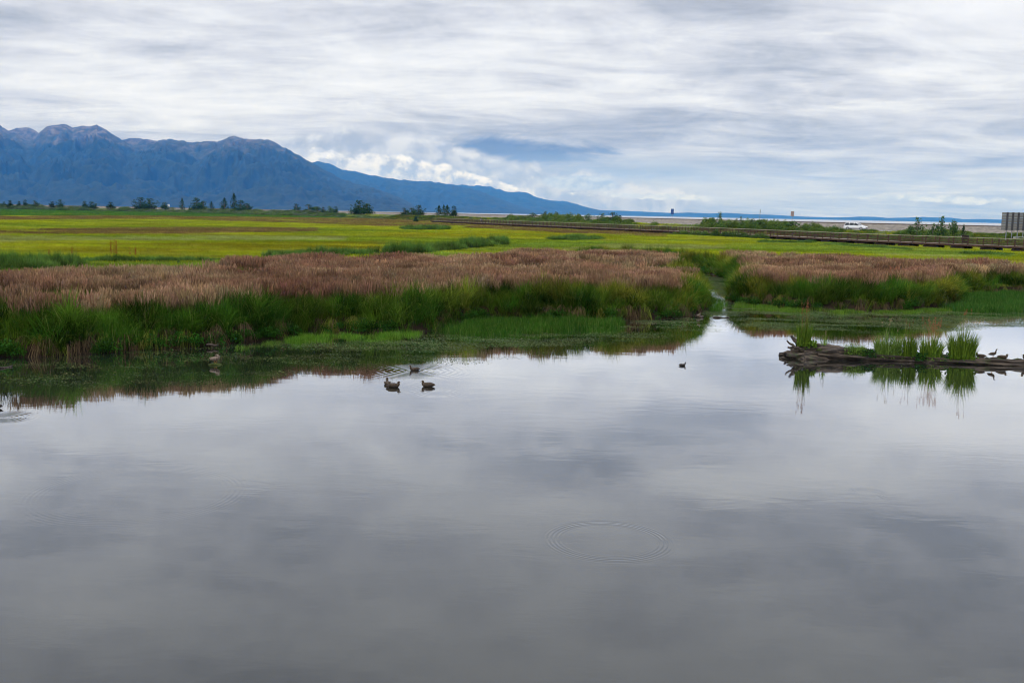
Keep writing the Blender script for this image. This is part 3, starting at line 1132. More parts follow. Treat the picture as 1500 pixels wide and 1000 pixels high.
# green tall grass: bank rim, patches inside the red, right-hand bank
b_ = (red & ~(tallg & (sd > 0.8))) | (red & (rng.random(len(x)) < 0.20 + 0.35 * np.clip((patchn - 0.45) * 5, 0, 1))) | ((sd < 1.6) & (sd > 0.5) & (y < 120))
xb, yb = x[b_], y[b_]; n = len(xb)
zb = ground_z(xb, yb)
g_ = fbm(xb * 0.4, yb * 0.4, 45, 3)[:, None]
mixr = np.clip((np.abs(g_ - 0.5) * 0) + (g_ - 0.3) * 2.2, 0, 1)
cg = cols(n, GREEN, 0.16) * (1 - mixr) + cols(n, GREEN2, 0.16) * mixr
s = hgt[b_] * rng.uniform(0.75, 1.1, n)
wd = np.clip(yb / 45, 1, 2.2)
scatter('green_marsh_grass', v_tall, np.stack([xb, yb, zb - 0.03], 1), rng.uniform(0, 6.28, n), np.stack([wd, wd, s], 1), cg * brt[b_], cg * brt[b_],
        'long green grass on the banks of the pond', tilt=rng.normal(0, 0.10, (n, 2)))

# ---- 2. points along the shore: tussocks, thatch, leafy plants
sp = []; T_ = []
for i in range(len(shore) - 1):
    a_, c_ = shore[i], shore[i + 1]; Ls = np.linalg.norm(c_ - a_); k = max(1, int(Ls / 0.05))
    for j in range(k): sp.append(a_ + (c_ - a_) * j / k); T_.append((c_ - a_) / Ls)
sp = np.array(sp); T_ = np.array(T_)
NL = np.stack([-T_[:, 1], T_[:, 0]], 1)          # land side (walking left to right, land is to the left)
vis = in_view(sp[:, 0], sp[:, 1], 12)


def along(step, off_lo, off_hi):
    idx = np.where(vis)[0]
    pick = idx[rng.random(len(idx)) < 0.05 / step]
    o_ = rng.uniform(off_lo, off_hi, len(pick))
    return sp[pick] + NL[pick] * o_[:, None], T_[pick], pick


Q, TT, _ = along(0.12, 0.10, 1.7)
x, y = Q.T
n = len(x)
gr = fbm(x * 0.5, y * 0.5, 51, 3)[:, None]
yel = np.clip((gr - 0.42) * 4.5, 0, 1) * np.clip((x[:, None] + 12) / 20, 0.15, 1)
cg = cols(n, (0.028, 0.082, 0.007), 0.2) * (1 - yel) + cols(n, (0.155, 0.155, 0.018), 0.2) * yel
z = np.maximum(ground_z(x, y), 0.28)
wd = rng.uniform(0.8, 1.6, n)
lump = fbm(x * 1.1, y * 1.1, 57, 2)
z = z + (lump - 0.5) * 0.5
wd = wd * (0.8 + 0.6 * lump)
tall_ = rng.uniform(0.8, 1.3, n) * (0.8 + 0.5 * lump)
br = np.clip(-0.25 + 2.6 * fbm(x * 1.7, y * 1.7, 58, 2), 0.35, 2.0)[:, None]
scatter('bank_tussocks', v_tus, np.stack([x, y, z - 0.05], 1), rng.uniform(0, 6.28, n), np.stack([wd, wd, tall_], 1), cg * br, cg * br,
        'arching green and yellowish tussocks leaning over the bank', tilt=rng.normal(0, 0.12, (n, 2)))

Q, TT, _ = along(0.24, 0.06, 0.42)
dens = fbm(Q[:, 0] * 0.8, Q[:, 1] * 0.8, 61, 3)
pq = 750 + FPX * Q[:, 0] / Q[:, 1]
k_ = (dens > np.where(Q[:, 0] < -6, 0.46, 0.39)) | (rng.random(len(dens)) < 0.12) | (((pq > 850) & (pq < 1040)) & (dens > 0.36))
Q, TT = Q[k_], TT[k_]
x, y = Q.T; n = len(x)
g_ = fbm(x * 0.7, y * 0.7, 63, 2)[:, None]
cg = cols(n, (0.125, 0.085, 0.050), 0.25) * (1 - g_) + cols(n, (0.055, 0.040, 0.022), 0.25) * g_
gsel = rng.random((n, 1)) < 0.25
cg = np.where(gsel, cols(n, (0.11, 0.13, 0.02), 0.2), cg)
ang = np.arctan2(TT[:, 1], TT[:, 0])
sc = rng.uniform(0.55, 1.25, n)
scatter('dead_grass_skirts', v_that, np.stack([x, y, rng.uniform(0.45, 0.78, n)], 1), ang + rng.normal(0, 0.25, n), np.stack([sc, sc, sc], 1), cg, cg,
        'dead brown grass hanging down the bank to the water')

Q, TT, _ = along(0.07, -0.35, 0.38)
low_ = fbm(Q[:, 0] * 0.45, Q[:, 1] * 0.45, 67, 3)
k_ = (low_ > 0.49) | ((Q[:, 0] < -7) & (low_ > 0.38))
Q = Q[k_]
x, y = Q.T; n = len(x)
sc = rng.uniform(0.45, 1.05, n)
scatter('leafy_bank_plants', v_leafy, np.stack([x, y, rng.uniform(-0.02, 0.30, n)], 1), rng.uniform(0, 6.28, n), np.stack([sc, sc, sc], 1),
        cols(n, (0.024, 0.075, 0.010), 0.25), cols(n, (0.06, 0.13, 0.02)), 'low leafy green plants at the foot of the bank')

# ---- 3. sedge standing in the water
beds = [(pw([(640, 478), (655, 467), (720, 466), (830, 468), (905, 468), (912, 478), (890, 484), (800, 489), (700, 493), (645, 490)], 0.0), 0.46, (0.032, 0.090, 0.010), 12),
        (pw([(1398, 440), (1408, 430), (1500, 430), (1700, 436), (1700, 470), (1500, 457), (1440, 458), (1400, 455), (1380, 453)], 0.0), 0.55, (0.034, 0.10, 0.014), 14),
        (pw([(415, 497), (450, 487), (560, 486), (612, 486), (618, 494), (560, 500), (480, 501), (425, 504)], 0.0), 0.30, (0.075, 0.17, 0.016), 11),
        (pw([(350, 508), (395, 499), (400, 506), (360, 514)], 0.0), 0.22, (0.075, 0.15, 0.02), 9),
        (pw([(1075, 445), (1110, 447), (1200, 454), (1380, 452), (1400, 456), (1330, 461), (1200, 460), (1100, 455), (1075, 450)], 0.0), 0.26, (0.075, 0.15, 0.016), 9),
        (pw([(1046, 440), (1052, 441), (1051, 457), (1044, 459)], 0.0), 0.55, (0.05, 0.13, 0.015), 14)]
PX = []; SC = []; CC = []
for pl, hh, cc, dn in beds:
    pa = np.array(pl); lo, hi = pa.min(0), pa.max(0)
    n = int((hi[0] - lo[0]) * (hi[1] - lo[1]) * dn)
    x = rng.uniform(lo[0], hi[0], n); y = rng.uniform(lo[1], hi[1], n)
    e = (fbm(x * 0.8, y * 0.8, 91, 3) - 0.5) * 2.2
    k_ = inside(pl, x + e, y + e * 0.8) & (fbm(x * 1.5, y * 1.5, 93, 2) > (0.42 if hh > 0.45 else 0.44))
    x, y = x[k_], y[k_]; n = len(x)
    PX.append(np.stack([x, y, np.full(n, -0.02)], 1))
    f = hh / 0.5 * rng.uniform(0.45, 1.2, n) * (0.55 + 0.9 * fbm(x * 0.7, y * 0.7, 99, 3))
    SC.append(np.stack([np.full(n, 0.6 + hh * 0.5)] * 2 + [f], 1)); CC.append(cols(n, cc, 0.14))
PX = np.concatenate(PX); SC = np.concatenate(SC); CC = np.concatenate(CC)
scatter('water_sedge', v_sedge, PX, rng.uniform(0, 6.28, len(PX)), SC, CC, CC, 'bright green sedge standing in the shallow water')

# ---- 4. floating weed
v_float = variants('floating_weed', lambda: floating(90, 0.55, 0.085), 5)
mats_ = [(pw([(1000, 411), (1016, 411), (1032, 424), (1042, 438), (1046, 452), (1046, 464), (1068, 464), (1068, 438), (1072, 428), (1078, 416), (1060, 406), (1010, 400)]), 9.0, 0.30, (0.060, 0.080, 0.040)),
         (pw([(-200, 530), (0, 524), (200, 515), (400, 500), (640, 490), (900, 475), (1045, 452), (1048, 470), (1040, 492), (900, 512), (700, 530), (500, 545), (300, 560), (0, 585), (-200, 600)]), 1.5, 0.50, (0.055, 0.075, 0.030)),
         (pw([(930, 470), (1045, 452), (1062, 436), (1058, 425), (1066, 425), (1075, 445), (1200, 456), (1400, 456), (1700, 470), (1700, 490), (1500, 478), (1450, 480), (1330, 488), (1150, 485), (1075, 474), (1066, 462), (1050, 462), (1035, 470), (960, 478)]), 6.5, 0.44, (0.075, 0.105, 0.045)),
         (pw([(440, 503), (640, 494), (900, 487), (1030, 472), (1040, 482), (900, 500), (640, 515), (450, 520)]), 3.0, 0.42, (0.075, 0.11, 0.045))]
PX = []; CC = []
for pl, dn, th, cc in mats_:
    pa = np.array(pl); lo, hi = pa.min(0), pa.max(0)
    n = int((hi[0] - lo[0]) * (hi[1] - lo[1]) * dn)
    x = rng.uniform(lo[0], hi[0], n); y = rng.uniform(lo[1], hi[1], n)
    e = (fbm(x * 0.5, y * 0.5, 95, 3) - 0.5) * 5
    k_ = inside(pl, x + e, y + e * 0.6) & (fbm(x * 0.22, y * 1.3, 97, 4) > th)
    x, y = x[k_], y[k_]; n = len(x)
    PX.append(np.stack([x, y, np.zeros(n)], 1)); CC.append(cols(n, cc, 0.3, 0.10))
PX = np.concatenate(PX); CC = np.concatenate(CC); n = len(PX)
sc = rng.uniform(0.5, 1.2, n)
scatter('floating_weed', v_float, PX, rng.normal(0, 0.2, n), np.stack([sc, sc, np.ones(n)], 1), CC, CC, 'floating pondweed speckling the water beside the banks')

# ---- 5. the open meadow
x, y = sample_depth(48, 780, 48000)
ok = inside(land_poly, x, y) & (seg_dist(shore, x, y) > 0.6) & in_view(x, y)
x, y = x[ok], y[ok]
wx_, wy_ = warp(x, y)
red = inside(red_zone, wx_, wy_)
ry = np.interp(x, road[::-1, 0], road[::-1, 1])
dr = seg_dist(road, x, y)
x, y, wx_, wy_, red, dr = (q[(~red) & (dr > 5.5) & (y < ry)] for q in (x, y, wx_, wy_, red, dr))
n = len(x)
xs, ys_ = x + (wx_ - x) * 0.45, y + (wy_ - y) * 0.45
c = cols(n, (0.245, 0.285, 0.009), 0.10, 0.04)
f = fbm(x * 0.02, y * 0.05, 101, 4)[:, None]
c = c * (1 - np.clip((f - 0.48) * 5, 0, 1)) + cols(n, (0.155, 0.225, 0.012), 0.1, 0.04) * np.clip((f - 0.48) * 5, 0, 1)
f2 = np.clip((fbm(x * 0.05, y * 0.12, 111, 4)[:, None] - 0.56) * 6, 0, 1) * 0.5
c = c * (1 - f2) + cols(n, (0.25, 0.20, 0.035), 0.1) * f2
h_ = np.full(n, 0.62)
pn = fbm(x * 0.035, y * 0.09, 141, 4)
def paint(polys, colr, hh, al=0.85):
    global c, h_
    m_ = any_in(polys, xs, ys_) & (rng.random(n) < al * np.clip((pn - 0.36) * 7, 0.15, 1))
    c[m_] = cols(int(m_.sum()), colr, 0.12, 0.05); h_[m_] = hh
paint(creek_green, (0.145, 0.225, 0.028), 0.7, 0.7)
paint(pale, (0.22, 0.25, 0.07), 0.7, 0.7)
paint(olive, (0.225, 0.215, 0.008), 0.55)
paint(brown, (0.15, 0.10, 0.035), 0.95, 0.6)
paint(darkgreen, (0.045, 0.13, 0.014), 1.0, 0.9)
c *= np.clip(0.35 + 1.3 * fbm(x * 0.10, y * 0.30, 17, 5), 0.6, 1.5)[:, None]
c *= np.clip(1 + 0.16 * rng.standard_normal((n, 1)), 0.5, 1.6)
z = np.maximum(ground_z(x, y), road_z(x, y))
wd = np.clip(y / 75, 0.9, 7.0)
cr = np.zeros(n, bool); ch = np.zeros(n)
for q_, hh_ in creek_zone:
    mm_ = inside(q_, x + (wx_ - x) * 0.35, y + (wy_ - y) * 0.30)
    cr |= mm_; ch[mm_] = hh_
wk_ = seg_dist(walk, x, y)
h_ = np.where(wk_ < 4, h_ * 0.6, h_)
k_ = ~cr & (wk_ > 1.5)
scatter('sedge_meadow', v_sedge, np.stack([x, y, z - 0.03], 1)[k_], rng.uniform(0, 6.28, k_.sum()),
        np.stack([wd, wd, h_ * 1.25 * rng.uniform(0.75, 1.15, n)], 1)[k_], c[k_], (c * 1.1)[k_], 'flat yellow green sedge meadow behind the pond')
# dark grass along the hidden creeks, self-shade painted into its lower blades
x, y, wd, z, ch = x[cr], y[cr], wd[cr], z[cr], ch[cr]; n = len(x)
x = np.concatenate([x, x + rng.normal(0, 0.5, n)]); y = np.concatenate([y, y + rng.normal(0, 0.6, n)])
wd = np.concatenate([wd, wd]); z = np.concatenate([z, z]); ch = np.concatenate([ch, ch]); n = len(x)
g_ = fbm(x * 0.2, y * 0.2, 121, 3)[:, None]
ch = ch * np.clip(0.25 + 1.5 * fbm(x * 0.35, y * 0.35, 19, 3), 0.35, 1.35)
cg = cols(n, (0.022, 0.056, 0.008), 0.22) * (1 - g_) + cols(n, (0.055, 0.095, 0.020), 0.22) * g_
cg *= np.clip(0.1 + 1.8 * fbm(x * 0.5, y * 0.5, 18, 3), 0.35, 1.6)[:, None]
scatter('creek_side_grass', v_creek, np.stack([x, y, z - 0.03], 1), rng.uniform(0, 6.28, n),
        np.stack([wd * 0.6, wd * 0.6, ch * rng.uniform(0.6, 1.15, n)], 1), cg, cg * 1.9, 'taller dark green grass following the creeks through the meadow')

# ---- 6. weeds and willow brush along the road bank
v_brush = variants('brush', lambda: leafy(260, 0.8, 1.3, 0.20, 12), 6)
T, NN = path_frame(road)
k = 12000
seg = rng.random(k) ** 1.25 * (len(road) - 2)
i0 = seg.astype(int); fr_ = (seg - i0)[:, None]
base = road[i0] * (1 - fr_) + road[i0 + 1] * fr_
off = rng.uniform(5.2, 17, k)
# the frame of this path points its left normal away from or towards the camera: take the near side
sgn = np.where((NN[i0] * base).sum(1) > 0, -1, 1)
Q = base + NN[i0] * (off * sgn)[:, None]
x, y = Q.T
dens = fbm(x * 0.05, y * 0.05, 131, 3)
k_ = in_view(x, y, 10) & ((dens > 0.40) | (off > 11)) & (seg_dist(walk, x, y) > 3.0)
x, y, off = x[k_], y[k_], off[k_]; n = len(x)
pxx = 750 + FPX * x / y
z = road_z(x, y)
hs = np.where(pxx < 560, 1.7, 1.0) * rng.uniform(0.45, 1.15, n) * np.clip(0.55 + 1.6 * (fbm(x * 0.08, y * 0.08, 133, 3) - 0.4), 0.3, 1.3)
hs = np.where((pxx > 740) & (pxx < 925), hs * 2.1, hs)
hs = np.where((pxx > 950) & (pxx < 1225), hs * 1.9, hs)
hs = np.where((pxx > 470) & (pxx < 720), hs * 0.45, hs)
hs = np.where((pxx > 1225) & (pxx < 1300), np.minimum(hs, 0.72), hs)
hs = np.where((pxx > 1300) & (pxx < 1400), hs * 1.5, hs)
hs = np.where(pxx > 1415, hs * 0.5, hs)
wd = np.clip(y / 230, 0.8, 3)
g_ = fbm(x * 0.06, y * 0.06, 137, 3)[:, None]
g2 = (rng.random((n, 1)) < 0.35)
cg = cols(n, (0.032, 0.072, 0.016), 0.25) * (1 - g_) + cols(n, (0.10, 0.15, 0.03), 0.18) * g_
cg = np.where(g2 & (pxx[:, None] < 560), cols(n, (0.10, 0.13, 0.075), 0.15), cg)
scatter('roadside_brush', v_brush, np.stack([x, y, z - 0.05], 1), rng.uniform(0, 6.28, n), np.stack([wd, wd, hs], 1), cg, cg,
        'weeds and low willow brush along the road bank')

# ------------------------------------------------------------------ boardwalk
m_wood = noisy('weathered_rail_wood', (0.036, 0.021, 0.014), (0.095, 0.055, 0.036), 1.2, 0.85, 0.2)
m_cap = noisy('cap_rail_wood', (0.20, 0.175, 0.125), (0.34, 0.30, 0.23), 1.0, 0.85, 0.2)
m_deck = noisy('deck_boards', (0.34, 0.30, 0.26), (0.50, 0.46, 0.41), 0.8, 0.85, 0.2)
m_crib = noisy('creosote_timber', (0.010, 0.007, 0.006), (0.035, 0.022, 0.016), 2.0, 0.9, 0.2)
DECK = 1.82
RAILH = 1.12
seglen = np.linalg.norm(np.diff(walk, axis=0), axis=1)
cum = np.concatenate([[0], np.cumsum(seglen)])
WL = cum[-1]


def walk_at(s):
    x_ = np.interp(s, cum, walk[:, 0]); y_ = np.interp(s, cum, walk[:, 1])
    x2 = np.interp(s + 0.5, cum, walk[:, 0]); y2 = np.interp(s + 0.5, cum, walk[:, 1])
    x1 = np.interp(s - 0.5, cum, walk[:, 0]); y1 = np.interp(s - 0.5, cum, walk[:, 1])
    t = np.array([x2 - x1, y2 - y1]); t /= np.linalg.norm(t)
    nrm = np.array([-t[1], t[0]])
    if nrm @ np.array([x_, y_]) > 0: nrm = -nrm       # towards the camera
    return np.array([x_, y_]), t, nrm


s_vis0 = 0.0
for s_ in np.arange(0, WL, 1.0):
    p_, _, _ = walk_at(s_)
    if abs(p_[0]) < p_[1] * 0.53 + 4: s_vis0 = s_; break
s_vis0 = max(0, s_vis0 - 6)
bw = empty('boardwalk', (float(walk_at(s_vis0)[0][0]), float(walk_at(s_vis0)[0][1]), 0.85))
tag(bw, 'long reddish brown timber boardwalk with railings crossing the meadow', 'boardwalk')


def bchild(name, me, p3, rz):
    o = link(name, me, bw, (p3[0] - bw.location.x, p3[1] - bw.location.y, p3[2] - bw.location.z), (0, 0, rz))
    return o


me_post = mesh('post', *(lambda q: (q.v, q.f))(MB().box((0, 0, RAILH / 2 - 0.15), (0.14, 0.14, RAILH + 0.30))), m_wood)
span = 2.7
stations = np.arange(s_vis0, WL, span)
for s_ in stations:
    p_, t_, n_ = walk_at(s_)
    rz = math.atan2(t_[1], t_[0])
    for sd_ in (1, -1):
        q = p_ + n_ * sd_ * 1.25
        bchild('post', me_post, (q[0], q[1], DECK), rz)
# boards: one length over two spans, near side one by one
me_board = mesh('rail_board', *(lambda q: (q.v, q.f))(MB().box((span, 0, 0), (2 * span - 0.02, 0.04, 0.075))), m_wood)
me_cap = mesh('cap_rail', *(lambda q: (q.v, q.f))(MB().box((span, 0, 0), (2 * span - 0.02, 0.20, 0.05))), m_cap)
far_b = MB(); far_c = MB()
for i in range(0, len(stations) - 2, 2):
    a_, t_, n_ = walk_at(stations[i]); c_, _, _ = walk_at(stations[i + 2])
    for sd_ in (1, -1):
        A = a_ + n_ * sd_ * 1.34; B = c_ + n_ * sd_ * 1.34
        rz = math.atan2(B[1] - A[1], B[0] - A[0])
        Lr = np.linalg.norm(B - A)
        for kz in range(3):
            z_ = DECK + 0.24 + kz * 0.29
            if sd_ == 1:
                bchild('rail_board', me_board, (A[0], A[1], z_), rz)
            else:
                mid_ = (A + B) / 2
                far_b.box((mid_[0] - bw.location.x, mid_[1] - bw.location.y, z_ - bw.location.z), (Lr - 0.02, 0.04, 0.085), rz)
        mid_ = (A * 1 + B) / 2
        if sd_ == 1: bchild('cap_rail', me_cap, (A[0] + (-n_[0]) * 0.08, A[1] + (-n_[1]) * 0.08, DECK + RAILH + 0.03), rz)
        else: far_c.box((mid_[0] - bw.location.x, mid_[1] - bw.location.y, DECK + RAILH + 0.03 - bw.location.z), (Lr - 0.02, 0.20, 0.05), rz)
o = far_b.build('rail_boards', m_wood, bw); tag(o, kind='stuff')
o = far_c.build('far_cap_rails', m_cap, bw); tag(o, kind='stuff')
wv = np.array([walk_at(s_)[0] for s_ in np.arange(s_vis0, WL, 2.0)])
wn = np.array([walk_at(s_)[2] for s_ in np.arange(s_vis0, WL, 2.0)])


def walk_strip(name, prof, mat):
    V = np.zeros((len(wv), len(prof), 3))
    for j, (o_, z_) in enumerate(prof):
        V[:, j, :2] = wv + wn * o_ - np.array(bw.location[:2]); V[:, j, 2] = z_ - bw.location.z
    return link(name, grid_mesh(name, V.reshape(-1, 3), len(prof), len(wv), mat, False), bw)


walk_strip('deck', [(1.17, DECK - 0.05), (1.17, DECK), (-1.17, DECK), (-1.17, DECK - 0.05)], m_deck)
walk_strip('edge_beam', [(1.19, DECK - 0.36), (1.24, DECK - 0.36), (1.24, DECK + 0.03), (1.19, DECK + 0.03)], m_wood)
walk_strip('edge_beam', [(-1.24, DECK - 0.36), (-1.19, DECK - 0.36), (-1.19, DECK + 0.03), (-1.24, DECK + 0.03)], m_wood)
crib = MB()
for kx in (-0.95, 0.95):
    for kz in range(3):
        crib.box((kx, 0, -0.46 - kz * 0.22), (0.22, 2.7, 0.2))
for ky in (-1.1, 0, 1.1):
    for kz in range(3):
        crib.box((0, ky, -0.56 - kz * 0.22), (2.6, 0.2, 0.2))
me_crib = mesh('crib_footing', crib.v, crib.f, m_crib)
for s_ in np.arange(s_vis0 + 2, WL, 5.4):
    p_, t_, n_ = walk_at(s_)
    bchild('crib_footing', me_crib, (p_[0], p_[1], DECK), math.atan2(t_[1], t_[0]))


def walk_s_at_px(px):
    best = min(np.arange(s_vis0, WL, 0.5), key=lambda s_: abs(750 + FPX * walk_at(s_)[0][0] / walk_at(s_)[0][1] - px))
    return best


# dark information stand on the walk
m_dark = noisy('dark_stained_panel', (0.012, 0.008, 0.007), (0.03, 0.018, 0.014), 3, 0.6)
p_, t_, n_ = walk_at(walk_s_at_px(1405))
st = empty('information_stand', (p_[0] - n_[0] * 0.7, p_[1] - n_[1] * 0.7, DECK), math.atan2(t_[1], t_[0]))
tag(st, 'dark brown information stand at the railing of the boardwalk', 'information stand')
for a_ in (-0.5, 0.5): MB().box((a_, 0, 0.7), (0.1, 0.1, 1.4)).build('leg', m_dark, st)
MB().box((0, -0.05, 1.15), (1.3, 0.08, 0.75), M=Matrix.Rotation(math.radians(-25), 3, 'X')).build('board', m_dark, st)
MB().box((0, -0.05, 0.35), (1.1, 0.06, 0.35)).build('lower_board', m_dark, st)

# ------------------------------------------------------------------ large road sign seen from behind, smaller signs
m_alu = noisy('sign_back_metal', (0.10, 0.10, 0.097), (0.17, 0.17, 0.16), 1.5, 0.6, 0.4, stretch=(0.3, 1, 4))
m_beam = noisy('galvanised_beam', (0.022, 0.022, 0.025), (0.045, 0.045, 0.05), 3, 0.6, 0.4)
m_pole = noisy('steel_pole', (0.13, 0.14, 0.16), (0.20, 0.21, 0.23), 3, 0.5, 0.5)
Yb = 182.0
pA = at(1466, 337, Yb)
sg = empty('road_sign', (pA.x, Yb, 2.0), math.radians(-14))
tag(sg, 'large grey road sign seen from behind on steel posts', 'road sign')
SW = 9.0; zb = pA.z - 2.0; zt = at(1466, 311, Yb).z - 2.0
npl = 7; ph = (zt - zb) / npl
me_pl = mesh('panel_plank', *(lambda q: (q.v, q.f))(MB().box((SW / 2, 0, ph / 2), (SW, 0.05, ph - 0.025))), m_alu)
for k in range(npl):
    link('panel_plank', me_pl, sg, (0, 0, zb + k * ph))
me_bm = mesh('back_beam', *(lambda q: (q.v, q.f))(MB().box((0, -0.12, (zt - zb) / 2), (0.30, 0.18, zt - zb + 0.04))), m_beam)
me_pp = mesh('post', *(lambda q: (q.v, q.f))(MB().tube([(0, -0.12, -0.6), (0, -0.12, zb)], 0.085, 8)), m_pole)
for k in range(9):
    link('back_beam', me_bm, sg, (0.9 + k * 0.93, 0, zb))
    if k % 1 == 0: link('post', me_pp, sg, (0.9 + k * 0.93, 0, 0))


def road_Y(px):
    pr = 750 + FPX * road[:, 0] / road[:, 1]
    return float(np.interp(px, pr[::-1], road[::-1, 1]))


def simple_sign(px, ytop, ybot, wpx, base_off, label, mats, pieces=1, lean=0.0, edge=False, cat='sign'):
    Y = road_Y(px) - 3.0
    top = at(px, far_y(px, ytop), Y); bot = at(px, far_y(px, ybot), Y)
    w = wpx / FPX * Y
    z0 = 2.6
    e = empty('sign', (top.x, Y, z0), math.radians(75) if edge else -0.1)
    tag(e, label, cat)
    if lean: e.rotation_euler = (0, lean, e.rotation_euler.z)
    MB().tube([(0, 0.06, -0.3), (0, 0.06, top.z - z0)], 0.055, 8).build('pole', m_pole, e)
    if pieces == 1:
        MB().box((0, 0, (top.z + bot.z) / 2 - z0), (w if not edge else 0.9, 0.04, top.z - bot.z)).build('panel', mats[0], e)
        MB().box((0, -0.025, (top.z + bot.z) / 2 - z0), ((w if not edge else 0.9) * 0.86, 0.006, (top.z - bot.z) * 0.9)).build('panel_face', mats[1], e)
    else:
        for k in (-1, 1):
            MB().box((k * w * 0.26, 0, (top.z + bot.z) / 2 - z0), (w * 0.46, 0.04, top.z - bot.z)).build('panel', mats[0], e)
    return e


m_blue = noisy('blue_sign_paint', (0.015, 0.045, 0.16), (0.02, 0.06, 0.20), 2, 0.5)
m_blue2 = noisy('blue_sign_face', (0.02, 0.06, 0.20), (0.03, 0.085, 0.26), 6, 0.5)
m_brn = noisy('brown_sign_back', (0.22, 0.16, 0.15), (0.32, 0.25, 0.23), 3, 0.6)
m_gry = noisy('grey_sign', (0.06, 0.09, 0.12), (0.10, 0.14, 0.17), 3, 0.6)
simple_sign(985, 304, 312, 4.2, 0, 'narrow blue road sign on a thin pole above the brush', (m_blue, m_blue2))
simple_sign(1161, 308, 315.2, 4.8, 0, 'square brownish road sign of two boards on a pole left of the white car', (m_brn, m_brn), 2)
simple_sign(1114, 305.5, 309.5, 1.5, 0, 'small dark sign seen edge-on atop a thin leaning pole', (m_gry, m_gry), 1, lean=0.04, edge=True)
# thin marker poles
for px, yt, lab in ((517, 304, 'pale thin marker pole left of the bushy dark tree'), (1403, 334, 'pale thin pole behind the grey guardrail on the right')):
    Y = road_Y(px) - 4
    tp = at(px, far_y(px, yt), Y)
    e = empty('marker_pole', (tp.x, Y, 2.8)); tag(e, lab, 'pole', 'thin poles beside the road')
    MB().tube([(0, 0, -0.3), (0, 0, tp.z - 2.8)], 0.07, 6).build('pole', m_pole, e)
    MB().box((0, -0.09, tp.z - 2.8 - 0.25), (0.22, 0.03, 0.5)).build('reflector', m_pole, e)

# guardrail sections near the large sign
m_gr = noisy('guardrail_steel', (0.26, 0.27, 0.28), (0.38, 0.39, 0.39), 2, 0.5, 0.4)
for (p0, p1, yy, lab) in ((1352, 1375, 343.5, 'short grey guardrail section left of the taller willows'), (1387, 1409, 345.5, 'grey guardrail section behind the dark information stand'), (1484, 1530, 347.5, 'pale guardrail running behind the posts of the large sign')):
    Y0 = road_Y(p0) - 9.0
    a_ = at(p0, yy, Y0 if Y0 < 210 else 200); b_ = at(p1, yy + (p1 - p0) * 0.03, a_.y - 3)
    e = empty('guardrail', (a_.x, a_.y, a_.z - 0.6)); tag(e, lab, 'guardrail', 'guardrails beside the road')
    vx = b_ - a_; Lg = math.hypot(vx.x, vx.y); e.rotation_euler.z = math.atan2(vx.y, vx.x)
    MB().prism([(0, 0.40), (Lg, 0.40), (Lg, 0.72), (0, 0.72)], -0.03, 0.03).build('beam', m_gr, e)
    MB().box((Lg / 2, -0.05, 0.47), (Lg, 0.06, 0.09)).build('ridge', m_gr, e)
    MB().box((Lg / 2, -0.05, 0.65), (Lg, 0.06, 0.09)).build('ridge', m_gr, e)
    for k in np.arange(0.15, Lg, 1.9):
        MB().box((float(k), 0.10, 0.0), (0.12, 0.14, 1.4)).build('post', m_beam, e)

# ------------------------------------------------------------------ cars
m_glass, N, b = material('car_glass', (0.02, 0.025, 0.03), 0.05, 0, 0.6)
m_tyre = noisy('tyre_rubber', (0.012, 0.012, 0.012), (0.025, 0.025, 0.025), 8, 0.9)
m_rim = noisy('wheel_rim', (0.35, 0.35, 0.36), (0.5, 0.5, 0.5), 8, 0.35, 0.5, metallic=0.8)
m_trim = noisy('black_trim', (0.015, 0.015, 0.016), (0.03, 0.03, 0.03), 6, 0.6)
m_lamp, N, b = material('head_lamp', (0.55, 0.57, 0.6), 0.1, 0, 0.8)
m_tail, N, b = material('tail_lamp', (0.35, 0.02, 0.02), 0.2, 0, 0.8)


def paint_mat(name, c):
    m, N, b = material(name, c, 0.3, 0.0, 0.5)
    b.inputs['Coat Weight'].default_value = 0.5
    co = N.node('ShaderNodeTexCoord').outputs['Object']
    f_ = N.noise(co, 1.5, 4, 0.6)
    N.setin(b.inputs['Base Color'], N.ramp(f_, [(0.3, tuple(q * 0.9 for q in c)), (0.7, c)]))
    return m


m_white = paint_mat('white_car_paint', (0.60, 0.61, 0.63))
m_silver = paint_mat('silver_car_paint', (0.42, 0.47, 0.46))


